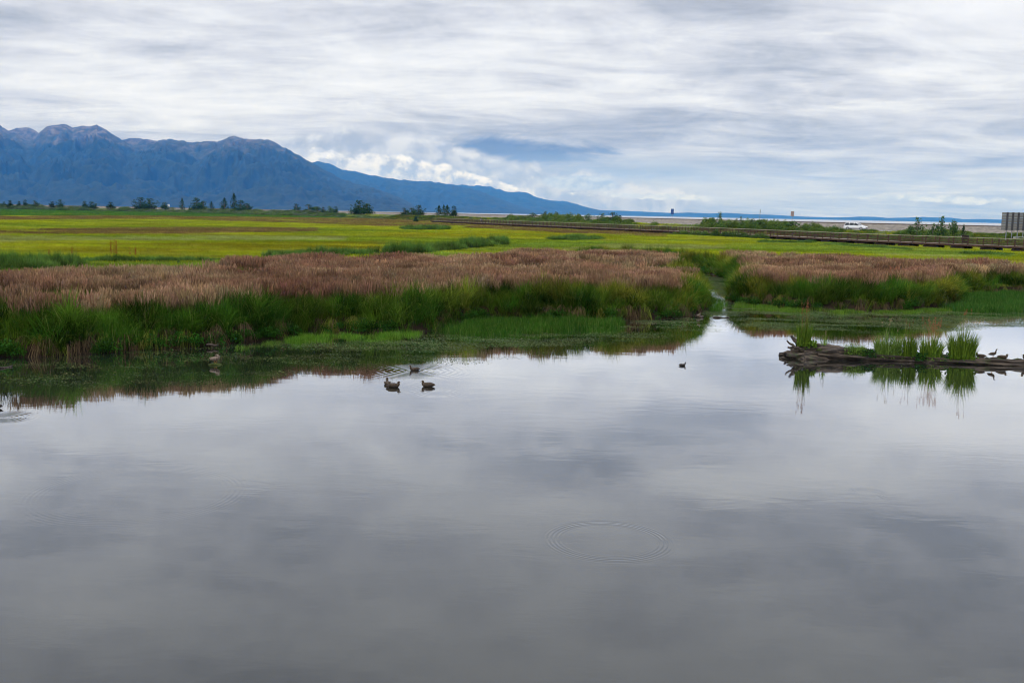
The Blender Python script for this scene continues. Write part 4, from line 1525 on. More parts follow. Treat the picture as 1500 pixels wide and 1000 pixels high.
def make_car(label, paint_, loc, rz, H=1.62, Lc=4.55, kind='wagon'):
    """front towards +x"""
    e = empty('parked_car' if kind != 'wagon' else 'car', loc, rz)
    tag(e, label, 'car', 'cars on the road')
    hw = 0.90
    # body shell: stations along x with half width and heights
    st_ = [(-2.27, 0.80, 0.45, 0.78), (-2.20, 0.87, 0.32, 0.95), (-1.6, hw, 0.26, 0.98), (-0.6, hw, 0.26, 0.97), (0.6, hw, 0.26, 0.96),
           (1.05, hw, 0.27, 0.97), (1.7, 0.88, 0.28, 0.88), (2.1, 0.82, 0.32, 0.76), (2.27, 0.70, 0.40, 0.62)]
    vs = []; fs = []
    for (x_, w_, z0, z1) in st_:
        sec = [(-w_ * 0.92, z0), (-w_, z0 + 0.12), (-w_, (z0 + z1) / 2), (-w_ * 0.97, z1 - 0.06), (-w_ * 0.88, z1), (w_ * 0.88, z1), (w_ * 0.97, z1 - 0.06), (w_, (z0 + z1) / 2), (w_, z0 + 0.12), (w_ * 0.92, z0)]
        vs += [(x_ * Lc / 4.55, a_, c_) for a_, c_ in sec]
    k = 10
    for i in range(len(st_) - 1):
        for j in range(k):
            j2 = (j + 1) % k
            fs.append((i * k + j, (i + 1) * k + j, (i + 1) * k + j2, i * k + j2))
    fs.append(tuple(range(k))); fs.append(tuple(reversed([(len(st_) - 1) * k + j for j in range(k)])))
    link('body', mesh('body', vs, fs, paint_, False), e)
    g_ = Lc / 4.55
    zr = H
    tailx = -2.15 if kind == 'wagon' else -1.75
    # glasshouse
    low_ = [(tailx, 0.80), (1.15, 0.80)]; hi_ = [(tailx + 0.35, 0.64), (0.25, 0.64)]
    zb_ = 0.95
    P8 = [(low_[0][0] * g_, -low_[0][1], zb_), (low_[1][0] * g_, -low_[1][1], zb_), (low_[1][0] * g_, low_[1][1], zb_), (low_[0][0] * g_, low_[0][1], zb_),
          (hi_[0][0] * g_, -hi_[0][1], zr - 0.06), (hi_[1][0] * g_, -hi_[1][1], zr - 0.06), (hi_[1][0] * g_, hi_[1][1], zr - 0.06), (hi_[0][0] * g_, hi_[0][1], zr - 0.06)]
    link('windows', mesh('windows', P8, [(0, 1, 5, 4), (1, 2, 6, 5), (2, 3, 7, 6), (3, 0, 4, 7), (4, 5, 6, 7)], m_glass), e)
    rf = [(hi_[0][0] * g_ - 0.08, -0.66, zr - 0.07), (hi_[1][0] * g_ + 0.06, -0.66, zr - 0.07), (hi_[1][0] * g_ + 0.06, 0.66, zr - 0.07), (hi_[0][0] * g_ - 0.08, 0.66, zr - 0.07),
          (hi_[0][0] * g_ + 0.1, -0.56, zr), (hi_[1][0] * g_ - 0.15, -0.56, zr), (hi_[1][0] * g_ - 0.15, 0.56, zr), (hi_[0][0] * g_ + 0.1, 0.56, zr)]
    link('roof', mesh('roof', rf, [(0, 1, 5, 4), (1, 2, 6, 5), (2, 3, 7, 6), (3, 0, 4, 7), (4, 5, 6, 7), (3, 2, 1, 0)], paint_), e)
    for sd_ in (-1, 1):
        for (xa_, xb_) in (((low_[0][0]) * g_, (hi_[0][0]) * g_), (-1.15 * g_, -1.10 * g_), (-0.15 * g_, -0.12 * g_), (low_[1][0] * g_, hi_[1][0] * g_)):
            MB().tube([(xa_, sd_ * 0.812, zb_), (xb_, sd_ * 0.652, zr - 0.06)], 0.045, 4).build('pillar', paint_, e)
        MB().box((0.95 * g_, sd_ * 0.98, 1.05), (0.14, 0.20, 0.14)).build('mirror', paint_, e)
        MB().box((0, sd_ * (hw + 0.005), 0.38), (2.6, 0.03, 0.10)).build('sill', m_trim, e)
        MB().box((2.12 * g_, sd_ * 0.62, 0.66), (0.20, 0.30, 0.14)).build('headlight', m_lamp, e)
        MB().box((-2.22 * g_, sd_ * 0.72, 0.85), (0.08, 0.16, 0.28)).build('tail_light', m_tail, e)
        for xw in (-1.35 * g_, 1.38 * g_):
            t_ = MB().tube([(xw, sd_ * 0.70, 0.33), (xw, sd_ * 0.925, 0.33)], 0.335, 20).build('tyre', m_tyre, e, smooth=False)
            MB().tube([(xw, sd_ * 0.90, 0.33), (xw, sd_ * 0.935, 0.33)], 0.21, 12).build('rim', m_rim, t_)
    MB().box((2.25 * g_, 0, 0.55), (0.07, 0.8, 0.14)).build('grille', m_trim, e)
    MB().box((2.24 * g_, 0, 0.38), (0.08, 1.3, 0.08)).build('bumper_opening', m_trim, e)
    return e


T, NN = path_frame(road)


def road_point(px, side=2.0):
    pr = 750 + FPX * road[:, 0] / road[:, 1]
    f_ = float(np.interp(px, pr[::-1], np.arange(len(road))[::-1])); i = int(f_)
    p_ = road[i] * (1 - f_ + i) + road[min(i + 1, len(road) - 1)] * (f_ - i); t_ = T[i]
    n_ = NN[i] if NN[i] @ p_ < 0 else -NN[i]
    return p_ + n_ * side, t_


p_, t_ = road_point(1256, 2.0)
make_car('white estate car seen whole on the road at the right', m_white, (p_[0], p_[1], 3.404), math.atan2(-t_[1], -t_[0]) + 0.35, H=1.60, Lc=4.7)
p_, t_ = road_point(652, 2.5)
make_car('pale silver car partly hidden by the two spruces at the walk end', m_silver, (p_[0], p_[1], 3.404), math.atan2(-t_[1], -t_[0]) + 0.5, H=1.9, Lc=5.0, kind='van')
p_, t_ = road_point(431, 2.5)
make_car('white car half hidden by brush beside a lone small bush', m_white, (p_[0], p_[1], 3.404), math.atan2(-t_[1], -t_[0]) + 0.3, H=1.7, Lc=4.6, kind='van')
p_, t_ = road_point(306, 2.5)
make_car('white car roof showing over the brush left of the tallest spruces', m_white, (p_[0], p_[1], 3.404), math.atan2(-t_[1], -t_[0]) + 0.2, H=1.9, Lc=4.9, kind='van')
p_ = at(247, 301, 880)
e = empty('notice_board', (p_.x, p_.y, 2.6)); tag(e, 'tiny white board on a post beside small far bushes', 'notice board')
MB().box((0, 0, 3.9), (1.7, 0.08, 2.2)).build('board', m_white, e)
MB().tube([(0, 0.1, -0.3), (0, 0.1, 3.0)], 0.08, 6).build('post', m_pole, e)

# ------------------------------------------------------------------ trees and bushes beyond the marsh
m_crown_d = plain_leaf('dark_tree_leaves', (0.010, 0.030, 0.012), (0.045, 0.095, 0.028))
m_crown_l = plain_leaf('willow_leaves', (0.020, 0.055, 0.014), (0.085, 0.150, 0.040))
m_bark = noisy('grey_bark', (0.06, 0.05, 0.04), (0.14, 0.12, 0.10), 4, 0.9)


def crown_round(w, h, n, ls, lobes=7, top=0.45):
    L = Leaves()
    cs = []
    for k in range(lobes):
        a_ = random.uniform(0, 6.283); r_ = w * 0.5 * random.uniform(0.1, 0.62)
        cs.append((Vector((math.cos(a_) * r_, math.sin(a_) * r_, h * random.uniform(0.12, 0.66))), random.uniform(0.22, 0.36)))
    cs.append((Vector((0, 0, h * 0.78)), 0.2))
    for k in range(4):
        a_ = k * 1.57 + random.random(); cs.append((Vector((math.cos(a_) * w * 0.22, math.sin(a_) * w * 0.22, h * 0.14)), 0.24))
    for i in range(n):
        c, q = random.choice(cs)
        d = Vector([random.gauss(0, 1) for _ in range(3)]).normalized() * random.random() ** 0.45
        p_ = c + Vector((d.x * w * q, d.y * w * q, d.z * h * q * 0.85))
        if p_.z < 0.0: p_.z = random.uniform(0, h * 0.2)
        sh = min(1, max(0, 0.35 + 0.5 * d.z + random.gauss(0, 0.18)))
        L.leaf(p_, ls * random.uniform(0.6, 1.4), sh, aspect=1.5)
    return L


def crown_spruce(w, h, n, ls):
    L = Leaves()
    for i in range(n):
        t = random.random() ** 1.35
        layer = (t * 9) % 1.0
        r_ = w * 0.5 * (1 - t) ** 0.8 * (0.55 + 0.45 * (1 - layer)) * random.random() ** 0.35
        a_ = random.uniform(0, 6.283)
        # uneven sides
        r_ *= 0.75 + 0.35 * math.sin(a_ * 3 + t * 11)
        p_ = Vector((math.cos(a_) * r_, math.sin(a_) * r_, h * (0.03 + 0.97 * t) - r_ * 0.18))
        L.leaf(p_, ls * random.uniform(0.6, 1.3), min(1, max(0, random.gauss(0.4, 0.25))), aspect=2.2)
    return L


crowns = {}
for k in range(3):
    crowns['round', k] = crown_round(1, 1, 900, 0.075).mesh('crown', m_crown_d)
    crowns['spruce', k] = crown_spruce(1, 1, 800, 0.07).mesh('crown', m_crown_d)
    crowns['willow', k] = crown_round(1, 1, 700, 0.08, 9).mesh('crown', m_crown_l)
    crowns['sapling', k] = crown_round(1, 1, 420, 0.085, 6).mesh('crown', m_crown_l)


def trunk_mesh(kind):
    q = MB()
    q.tube([(0, 0, -0.05), (0.01, 0, 0.3), (-0.01, 0.01, 0.6), (0, 0, 0.9)], [0.035, 0.028, 0.018, 0.006], 7)
    for k in range(5 if kind != 'spruce' else 3):
        a_ = k * 1.3 + 0.4; z_ = 0.18 + 0.11 * k
        q.tube([(0, 0, z_), (math.cos(a_) * 0.15, math.sin(a_) * 0.15, z_ + 0.12), (math.cos(a_) * 0.28, math.sin(a_) * 0.28, z_ + 0.22)], [0.016, 0.010, 0.004], 5)
    return mesh('trunk', q.v, q.f, m_bark)


trunks = {k: trunk_mesh(k) for k in ('round', 'spruce', 'willow', 'sapling')}


def tree(px, ybase, wpx, hpx, kind, label, dY=-8, group='trees and bushes along the road', far=True, Y=None, lift=0.0):
    Y = Y or (road_Y(px) + dY)
    yb_ = far_y(px, ybase) if far else ybase
    b0 = at(px, yb_, Y); tp = at(px, yb_ - hpx, Y)
    gz = float(np.maximum(ground_z(np.array([b0.x]), np.array([Y])), road_z(np.array([b0.x]), np.array([Y])))[0])
    H = max(tp.z - gz, hpx / FPX * Y * 0.9) ; w = wpx / FPX * Y
    nm = {'spruce': 'spruce_tree', 'round': 'leafy_tree', 'willow': 'willow_bush', 'sapling': 'sapling'}[kind]
    if kind == 'round' and H < 4: nm = 'bush'
    e = empty(nm, (b0.x, Y, gz - 0.05), random.uniform(0, 6.28))
    tag(e, label, 'bush' if 'bush' in nm else 'tree', group)
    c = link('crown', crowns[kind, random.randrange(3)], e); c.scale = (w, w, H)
    t = link('trunk', trunks[kind], e); t.scale = (max(w, H * 0.35) * 0.9, max(w, H * 0.35) * 0.9, H)
    return e


TR = [
    (6, 303, 7, 6, 'round', 'leftmost small dark bush at the edge of the far marsh'),
    (15, 303, 8, 8, 'round', 'small upright bush second from the left in the far row'),
    (28, 303, 6, 7, 'round', 'thin small bush third from the left in the far row'),
    (37, 303, 8, 9, 'round', 'small upright dark bush fourth from the left in the far row'),
    (51, 303, 11, 8, 'round', 'broad low dark bush fifth from the left in the far row'),
    (77, 304, 9, 8, 'round', 'small round bush just left of the taller rounded one'),
    (88, 304, 9, 11, 'round', 'taller rounded small tree right of a small round bush at far left'),
    (124, 304, 9, 9, 'round', 'left half of a low pair of far bushes'),
    (135, 304, 14, 8, 'round', 'wide right half of a low pair of far bushes'),
    (162, 304, 12, 8, 'round', 'lone small round bush before the strip of pale mudflat'),
    (206, 305, 18, 16, 'round', 'left part of the big dense dark bush'),
    (220, 305, 18, 15, 'round', 'right part of the big dense dark bush'),
    (241, 304, 14, 8, 'round', 'low bush beside the tiny white board'),
    (267, 305, 9, 14, 'spruce', 'lone slim little spruce between two thickets'),
    (288, 306, 17, 17, 'round', 'dark leafy tree with a flat broad top right of the lone spruce'),
    (298, 306, 14, 13, 'round', 'smaller leafy tree leaning on the broad topped one'),
    (310, 307, 9, 12, 'spruce', 'slim spruce above the white car roof'),
    (329, 308, 14, 18, 'spruce', 'pointed spruce left of the tallest one'),
    (343, 308, 12, 24, 'spruce', 'tallest narrow spruce of the left thicket'),
    (353, 308, 16, 16, 'round', 'rounded leafy tree right of the tallest spruce'),
    (362, 308, 14, 12, 'round', 'low rounded tree at the right end of the thicket'),
    (376, 309, 12, 5, 'willow', 'low green bush right of the thicket'),
    (434, 309, 12, 13, 'round', 'small rounded tree above the half hidden white car'),
    (452, 309, 18, 12, 'round', 'bushy dark tree starting a long low hedge'),
    (465, 309, 12, 9, 'willow', 'low willow second in the long hedge'),
    (474, 310, 9, 9, 'round', 'tiny dark tree in the middle of the long hedge'),
    (483, 310, 12, 10, 'willow', 'rounded willow right of the tiny dark tree'),
    (492, 310, 9, 10, 'round', 'tiny upright tree at the right end of the long hedge'),
    (514, 311, 5, 9, 'sapling', 'thin sapling beside the pale marker pole'),
    (527, 313, 20, 22, 'round', 'tall upper half of the bushy dark tree'),
    (537, 313, 22, 17, 'round', 'broad right half of the bushy dark tree'),
    (524, 313, 14, 14, 'round', 'lower left half of the bushy dark tree'),
    (592, 314, 12, 12, 'round', 'loose leafy tree left in the middle group'),
    (602, 315, 12, 12, 'round', 'loose leafy tree in the centre of the middle group'),
    (613, 315, 15, 17, 'round', 'taller leafy tree right in the middle group'),
    (643, 316, 13, 16, 'spruce', 'pointed spruce left above the silver car'),
    (650, 316, 11, 17, 'spruce', 'second pointed spruce above the silver car'),
    (655, 317, 12, 17, 'spruce', 'third pointed spruce above the silver car'),
    (665, 317, 12, 17, 'round', 'dark rounded tree right of the silver car'),
    (780, 318, 12, 9, 'willow', 'low willow over the boardwalk left of a slim taller one'),
    (799, 318, 9, 11, 'willow', 'slim taller willow left in the willow row over the boardwalk'),
    (815, 320, 14, 12, 'willow', 'broad willow second in the willow row over the boardwalk'),
    (832, 321, 15, 10, 'willow', 'low broad willow in the middle of the willow row'),
    (848, 322, 13, 9, 'willow', 'low pale willow in the middle of the willow row'),
    (862, 323, 11, 12, 'willow', 'pointed willow before the dark bush'),
    (882, 324, 16, 13, 'willow', 'left half of the dark bush over the boardwalk'),
    (897, 325, 20, 16, 'round', 'right half of the dark bush over the boardwalk'),
    (1034, 327, 5, 11, 'sapling', 'thin sapling left of the slim tree'),
    (1044, 327, 5, 11, 'sapling', 'thin sapling next to the slim tree'),
    (1054, 328, 9, 20, 'sapling', 'slim little tree with a pointed top right of the blue sign'),
    (1085, 328, 6, 14, 'sapling', 'small windblown sapling between the slim tree and the thin leaning pole'),
    (1100, 330, 6, 12, 'sapling', 'thin sapling left of the thin leaning pole'),
    (1113, 333, 20, 13, 'willow', 'dark willow bush below the thin leaning pole'),
    (1160, 335, 22, 14, 'willow', 'willow bush below the brownish sign'),
    (1060, 332, 22, 10, 'willow', 'low willow bush right of the slim tree'),
    (1333, 340, 12, 12, 'willow', 'low willow left of the feathery one'),
    (1343, 342, 17, 24, 'willow', 'feathery willow right of the white car'),
    (1366, 342, 11, 15, 'willow', 'small willow above the left guardrail'),
    (1379, 343, 15, 26, 'willow', 'tallest dark willow above the guardrails'),
    (1397, 344, 13, 22, 'willow', 'second tall willow above the guardrails'),
    (1411, 344, 9, 13, 'spruce', 'small pointed bush right of the guardrails'),
]
for (px, yb_, w_, h_, k_, lab) in TR:
    tree(px, yb_, w_ * (2.1 if k_ == 'spruce' else 1.5), h_ * 1.1, k_, lab, dY=(-8 if px < 1000 else -11) if px != 376 else -12)
tree(609, 323, 9, 14, 'round', 'dark bush standing in front of the road at the end of the boardwalk', Y=430, far=False)
tree(262, 385, 7, 7, 'willow', 'small grey green bush alone in the near meadow', Y=unproj(262, 391, 0.9).y, far=False, group=None)

# ------------------------------------------------------------------ rust coloured dock plants
m_dock = plain_leaf('dock_seed_stalks', (0.14, 0.045, 0.010), (0.30, 0.13, 0.035))


def dock(px, py, h, n, label, z=0.9):
    p_ = unproj(px, py, z)
    L = Leaves()
    for k in range(n):
        b_ = rdisk(0.35)
        hh = h * random.uniform(0.7, 1)
        L.blade(b_, hh, 0.12, random.uniform(0, 6.28), 0.03, 0.3, 4)
        for j in range(26):
            t = random.uniform(0.3, 1.0)
            L.leaf(b_ + Vector((0, 0, hh * t)) + rdisk(0.09 * (1.25 - t)), 0.10, random.random(), aspect=1.8)
    e = link('dock_plant', L.mesh('dock_plant', m_dock), None, (p_.x, p_.y, z - 0.05))
    tag(e, label, 'plant', 'dock plants in the meadow')


dock(168, 378, 1.75, 8, 'clump of rust coloured dock stalks, the largest in the left meadow')
dock(67, 379, 1.1, 2, 'short dark dock stalk left of the rust coloured clump')
dock(105, 379, 1.2, 2, 'thin dark dock stalk between two others in the left meadow')
dock(196, 377, 1.0, 4, 'faint low dock stalks right of the rust coloured clump')

# ------------------------------------------------------------------ the drift log and what grows on it
m_log, N, b = material('wet_driftwood', None, 0.75, 0, 0.3)
co = N.node('ShaderNodeTexCoord').outputs['Object']
g1 = N.noise(N.vmath('MULTIPLY', co, (0.8, 9, 9)), 1.6, 6, 0.65, 0.4)
g2 = N.noise(co, 3.0, 5, 0.6)
c_ = N.ramp(g1, [(0.38, (0.006, 0.005, 0.004)), (0.50, (0.030, 0.021, 0.015)), (0.64, (0.095, 0.072, 0.052))])
c_ = N.mix(N.smooth(g2, 0.55, 0.66, 0, 0.7), c_, (0.030, 0.045, 0.012))
N.setin(b.inputs['Base Color'], c_)
bp = N.node('ShaderNodeBump'); bp.inputs['Distance'].default_value = 0.05; bp.inputs['Strength'].default_value = 1.0
N.setin(bp.inputs['Height'], g1); N.l.new(bp.outputs[0], b.inputs['Normal'])
m_moss = noisy('mossy_soil', (0.012, 0.018, 0.006), (0.045, 0.060, 0.014), 5, 0.95, 0.1, bump=0.6)

LA = unproj(1150, 523); LBp = unproj(1530, 536)
lv = LBp - LA; LL = math.hypot(lv.x, lv.y); lrz = math.atan2(lv.y, lv.x)
log = empty('drift_log', (LA.x, LA.y, 0), lrz)
tag(log, 'long dark driftwood log with a root end floating in the pond', 'log')
pxl = LL / 380.0           # metres of log per photograph pixel


def lx(px): return (px - 1150) * pxl


def lofted(path, radii, n, rough_, seed):
    """grooved trunk: cross sections with lengthwise ridges"""
    vs = []; fs = []; k = len(path)
    for i, (p_, r_) in enumerate(zip(path, radii)):
        for j in range(n):
            a_ = 2 * math.pi * j / n
            q = 1 + rough_ * (mnoise.noise(Vector((i * 0.12, math.cos(a_) * 2.6 + seed, math.sin(a_) * 2.6))) + 0.5 * mnoise.noise(Vector((i * 0.3, math.cos(a_) * 7 + seed, math.sin(a_) * 7))))
            vs.append((p_[0], p_[1] + math.cos(a_) * r_[0] * q, p_[2] + math.sin(a_) * r_[1] * q))
    for i in range(k - 1):
        for j in range(n):
            fs.append((i * n + j, i * n + (j + 1) % n, (i + 1) * n + (j + 1) % n, (i + 1) * n + j))
    fs.append(tuple(reversed(range(n)))); fs.append(tuple((k - 1) * n + j for j in range(n)))
    return vs, fs


path = []; rr = []
for i in range(70):
    t = i / 69; x_ = lx(1158) + (LL - lx(1158)) * t
    path.append((x_, 0.10 * math.sin(t * 5), 0.10 - 0.03 * t))
    r0_ = float(np.interp(t, [0, 0.06, 0.16, 0.28, 0.42, 0.7, 1], [0.22, 0.42, 0.46, 0.36, 0.25, 0.19, 0.17]))
    rr.append((r0_ * 1.15, r0_ * (0.85 + 0.08 * math.sin(i * 0.7))))
vs, fs = lofted(path, rr, 40, 0.62, 3.0)
link('trunk', mesh('trunk', vs, fs, m_log, True), log)
# upper split trunk piece
path = []; rr = []
for i in range(30):
    t = i / 29
    path.append((lx(1186) + (lx(1275) - lx(1186)) * t, 0.12, 0.52 - 0.36 * t ** 0.9))
    r0_ = 0.10 + 0.05 * (1 - t)
    rr.append((0.20, r0_))
vs, fs = lofted(path, rr, 30, 0.6, 9.0)
link('split_slab', mesh('split_slab', vs, fs, m_log, True), log)
path = []; rr = []
for i in range(26):
    t = i / 25
    path.append((lx(1196) + (lx(1262) - lx(1196)) * t, -0.32, 0.20 - 0.12 * t))
    rr.append((0.09, 0.06 * (1 - 0.5 * t)))
vs, fs = lofted(path, rr, 16, 0.5, 4.0)
link('split_slab', mesh('split_slab', vs, fs, m_log, True), log)
# roots
random.seed(5)
for (pa_, pb_, pc_, r_) in (
        ((1170, 0.1), (1156, 0.20), (1142, 0.10), 0.09), ((1172, 0.12), (1160, 0.05), (1143, 0.03), 0.10), ((1170, 0.25), (1162, 0.38), (1155, 0.36), 0.06),
        ((1172, 0.25), (1160, 0.50), (1151, 0.66), 0.05), ((1176, 0.3), (1170, 0.58), (1159, 0.82), 0.09), ((1174, 0.3), (1166, 0.50), (1160, 0.44), 0.05),
        ((1180, 0.1), (1160, 0.12), (1147, 0.22), 0.07), ((1190, 0.15), (1172, 0.16), (1150, 0.12), 0.09)):
    pts = []
    yo = random.uniform(-0.25, 0.25)
    for t in np.linspace(0, 1, 8):
        x_ = (1 - t) ** 2 * pa_[0] + 2 * t * (1 - t) * pb_[0] + t * t * pc_[0]
        z_ = (1 - t) ** 2 * pa_[1] + 2 * t * (1 - t) * pb_[1] + t * t * pc_[1]
        pts.append((lx(x_), yo * (1 + t) + 0.03 * math.sin(t * 9), z_ + 0.02 * math.sin(t * 14)))
    MB().tube(pts, [1.6 * r_ * (1 - 0.62 * q) for q in np.linspace(0, 1, 8)], 9, jit=0.35).build('root', m_log, log, smooth=True)
# moss humps along the back
q = MB()
for k in range(26):
    t = random.uniform(1180, 1400) if k < 20 else random.uniform(1400, 1500)
    x_ = lx(t); w_ = random.uniform(0.15, 0.35)
    zt_ = float(np.interp(t, [1180, 1210, 1270, 1300, 1400, 1500], [0.38, 0.36, 0.27, 0.26, 0.22, 0.18]))
    y_ = random.uniform(-0.08, 0.12)
    q.tube([(x_ - w_, y_, zt_ - 0.06), (x_ - w_ * 0.5, y_, zt_ - 0.02), (x_, y_ + 0.02, zt_ + 0.01), (x_ + w_ * 0.5, y_, zt_ - 0.02), (x_ + w_, y_, zt_ - 0.06)],
           [(0.02, 0.02), (0.14, 0.05), (0.17, 0.07), (0.13, 0.05), (0.02, 0.02)], 9, jit=0.4)
o = q.build('moss', m_moss, log, smooth=True)
tag(o, kind='stuff')

m_tuft = plain_leaf('log_tuft_blades', (0.035, 0.080, 0.010), (0.155, 0.240, 0.026), (0.22, 0.085, 0.045))
m_tuft_p = plain_leaf('pale_tuft_blades', (0.050, 0.105, 0.014), (0.19, 0.29, 0.060), (0.28, 0.22, 0.12))
m_herb = plain_leaf('log_herb_leaves', (0.012, 0.050, 0.010), (0.045, 0.130, 0.022))
Mlog = Matrix.Translation(log.location) @ Matrix.Rotation(lrz, 4, 'Z')


def log_tuft(px, wpx, z0, h, n, label, mat=None, heads=0, lean=0.2, herbs=0, y0=-0.06, droop=0.15, bw_=0.019):
    L = Leaves(); R = wpx * pxl / 2; h *= 1.38; z0 += 0.07; y0 -= 0.05; n = int(n * 1.8); herbs = int(herbs * 1.6)
    for i in range(n):
        x_ = random.uniform(-1, 1); b_ = Vector((x_ * R * 0.85, random.uniform(-0.12, 0.12), 0))
        ang = (0 if x_ > 0 else math.pi) + random.gauss(0, 1.0)
        L.blade(b_, h * random.uniform(0.42, 1.08) * (1.05 - 0.35 * x_ * x_) * (0.85 + 0.15 * math.sin(x_ * 7 + px)), lean * random.uniform(0.1, 1.5), ang, bw_ * random.uniform(0.7, 1.3), random.random(), 5, droop * random.random() * 2)
    for i in range(heads):
        b_ = Vector((random.uniform(-0.4, 0.4) * R, random.uniform(-0.08, 0.08), 0))
        top, d = L.blade(b_, h * random.uniform(1.05, 1.45), lean * random.uniform(0.3, 1.3), random.uniform(0, 6.28), 0.008, 0.5, 4, 0.02, 0.8)
        for k in range(10):
            L.leaf(top + Vector((0, 0, random.uniform(-0.22, 0.02))) + rdisk(0.025), random.uniform(0.04, 0.07), random.random(), 1.0, aspect=3)
    for i in range(herbs):
        L.leaf(Vector((random.uniform(-R, R) * 1.05, random.uniform(-0.22, 0.15), random.uniform(-0.12, 0.2))), random.uniform(0.05, 0.09), random.random() * 0.5, aspect=1.4)
    p_ = Mlog @ Vector((lx(px), y0, z0))
    o = link('grass_tuft', L.mesh('grass_tuft', mat or m_tuft), None, p_, (0, 0, lrz))
    tag(o, label, 'grass tuft', 'grass tufts growing on the log')
    return o


log_tuft(1176, 22, 0.42, 0.95, 240, 'narrow yellowish green tuft with rusty tips on the root end of the log', heads=14, lean=0.12, herbs=60)
log_tuft(1188, 14, 0.46, 0.20, 60, 'small low dark tuft just right of the root end', herbs=120, lean=0.1)
log_tuft(1205, 8, 0.48, 0.30, 14, 'few thin pale blades where the log splits', m_tuft_p, heads=3, lean=0.08)
log_tuft(1252, 32, 0.22, 0.36, 170, 'low spreading green tuft right of the bare wood', m_tuft_p, herbs=240, lean=0.2)
log_tuft(1272, 20, 0.18, 0.12, 30, 'flat dark leafy patch between two tufts on the log', m_herb, herbs=260)
log_tuft(1302, 44, 0.18, 0.78, 380, 'wide pale green tuft left of the middle of the log', m_tuft_p, heads=5, lean=0.22, herbs=140)
log_tuft(1333, 22, 0.16, 0.82, 260, 'narrow upright green tuft left of the tuft with rusty spikes', m_tuft, heads=3, lean=0.10, herbs=60)
log_tuft(1349, 16, 0.12, 0.16, 30, 'dark leafy plants between the narrow tuft and the rusty spiked one', m_herb, herbs=260)
log_tuft(1364, 34, 0.14, 0.82, 330, 'green tuft with tall rusty red spikes in its middle', m_tuft, heads=34, lean=0.24, herbs=160)
log_tuft(1409, 42, 0.12, 1.08, 620, 'largest and tallest bright green tuft near the resting ducks', m_tuft, heads=4, lean=0.22, herbs=200, bw_=0.016)
log_tuft(1386, 6, 0.14, 0.12, 6, 'tiny sprig on the bare log left of the largest tuft', m_herb, herbs=25)

# small driftwood pieces in the pond
def stick(px0, px1, py, r, label, name='stick', z=0.02, py1=None):
    a_ = unproj(px0, py); b2 = unproj(px1, py1 or py); d_ = b2 - a_
    pts = [a_ + d_ * t + Vector((0, 0, z - a_.z * 0 + r * 0.3 * math.sin(t * 7))) - a_ for t in np.linspace(0, 1, 7)]
    o = MB().tube(pts, [r * (0.5 + 0.5 * math.sin(math.pi * min(1, 0.15 + t * 0.8))) for t in np.linspace(0, 1, 7)], 9, flat=0.7, jit=0.2).build(name, m_log, None, True, a_)
    tag(o, label, 'driftwood', 'driftwood lying in the pond')
    return o


stick(1044, 1068, 465.5, 0.07, 'thin dark stick lying in the mouth of the creek')
stick(1020, 1030, 465.0, 0.14, 'small dark stump of wood at the tip of the bank', z=0.06)
stick(303, 320, 509.5, 0.075, 'curved grey branch arching out of the dark water by the bank', z=0.12)
stick(-10, 18, 541.0, 0.05, 'pale stick floating at the left edge of the pond', py1=537)

# ------------------------------------------------------------------ ducks
def feather(name, c1, c2, c3):
    m, N, b = material(name, None, 0.8, 0, 0.2)
    co = N.node('ShaderNodeTexCoord').outputs['Object']
    f1 = N.noise(co, 28, 4, 0.6); f2 = N.noise(co, 90, 2, 0.5)
    c = N.ramp(f1, [(0.35, c1), (0.65, c2)])
    c = N.mix(N.smooth(f2, 0.52, 0.62, 0, 0.8), c, c3)
    N.setin(b.inputs['Base Color'], c)
    return m


m_fea = feather('mottled_brown_feathers', (0.016, 0.011, 0.008), (0.045, 0.032, 0.021), (0.085, 0.062, 0.042))
m_fea_d = feather('dark_feathers', (0.012, 0.011, 0.010), (0.035, 0.03, 0.026), (0.05, 0.042, 0.035))
m_fea_p = feather('pale_feathers', (0.045, 0.030, 0.022), (0.12, 0.085, 0.062), (0.30, 0.25, 0.20))
m_bill = noisy('duck_bill', (0.10, 0.075, 0.03), (0.17, 0.12, 0.05), 20, 0.5)
m_leg = noisy('duck_leg', (0.30, 0.12, 0.03), (0.40, 0.17, 0.04), 20, 0.6)
m_eye, N, b = material('duck_eye', (0.005, 0.004, 0.004), 0.1, 0, 0.8)


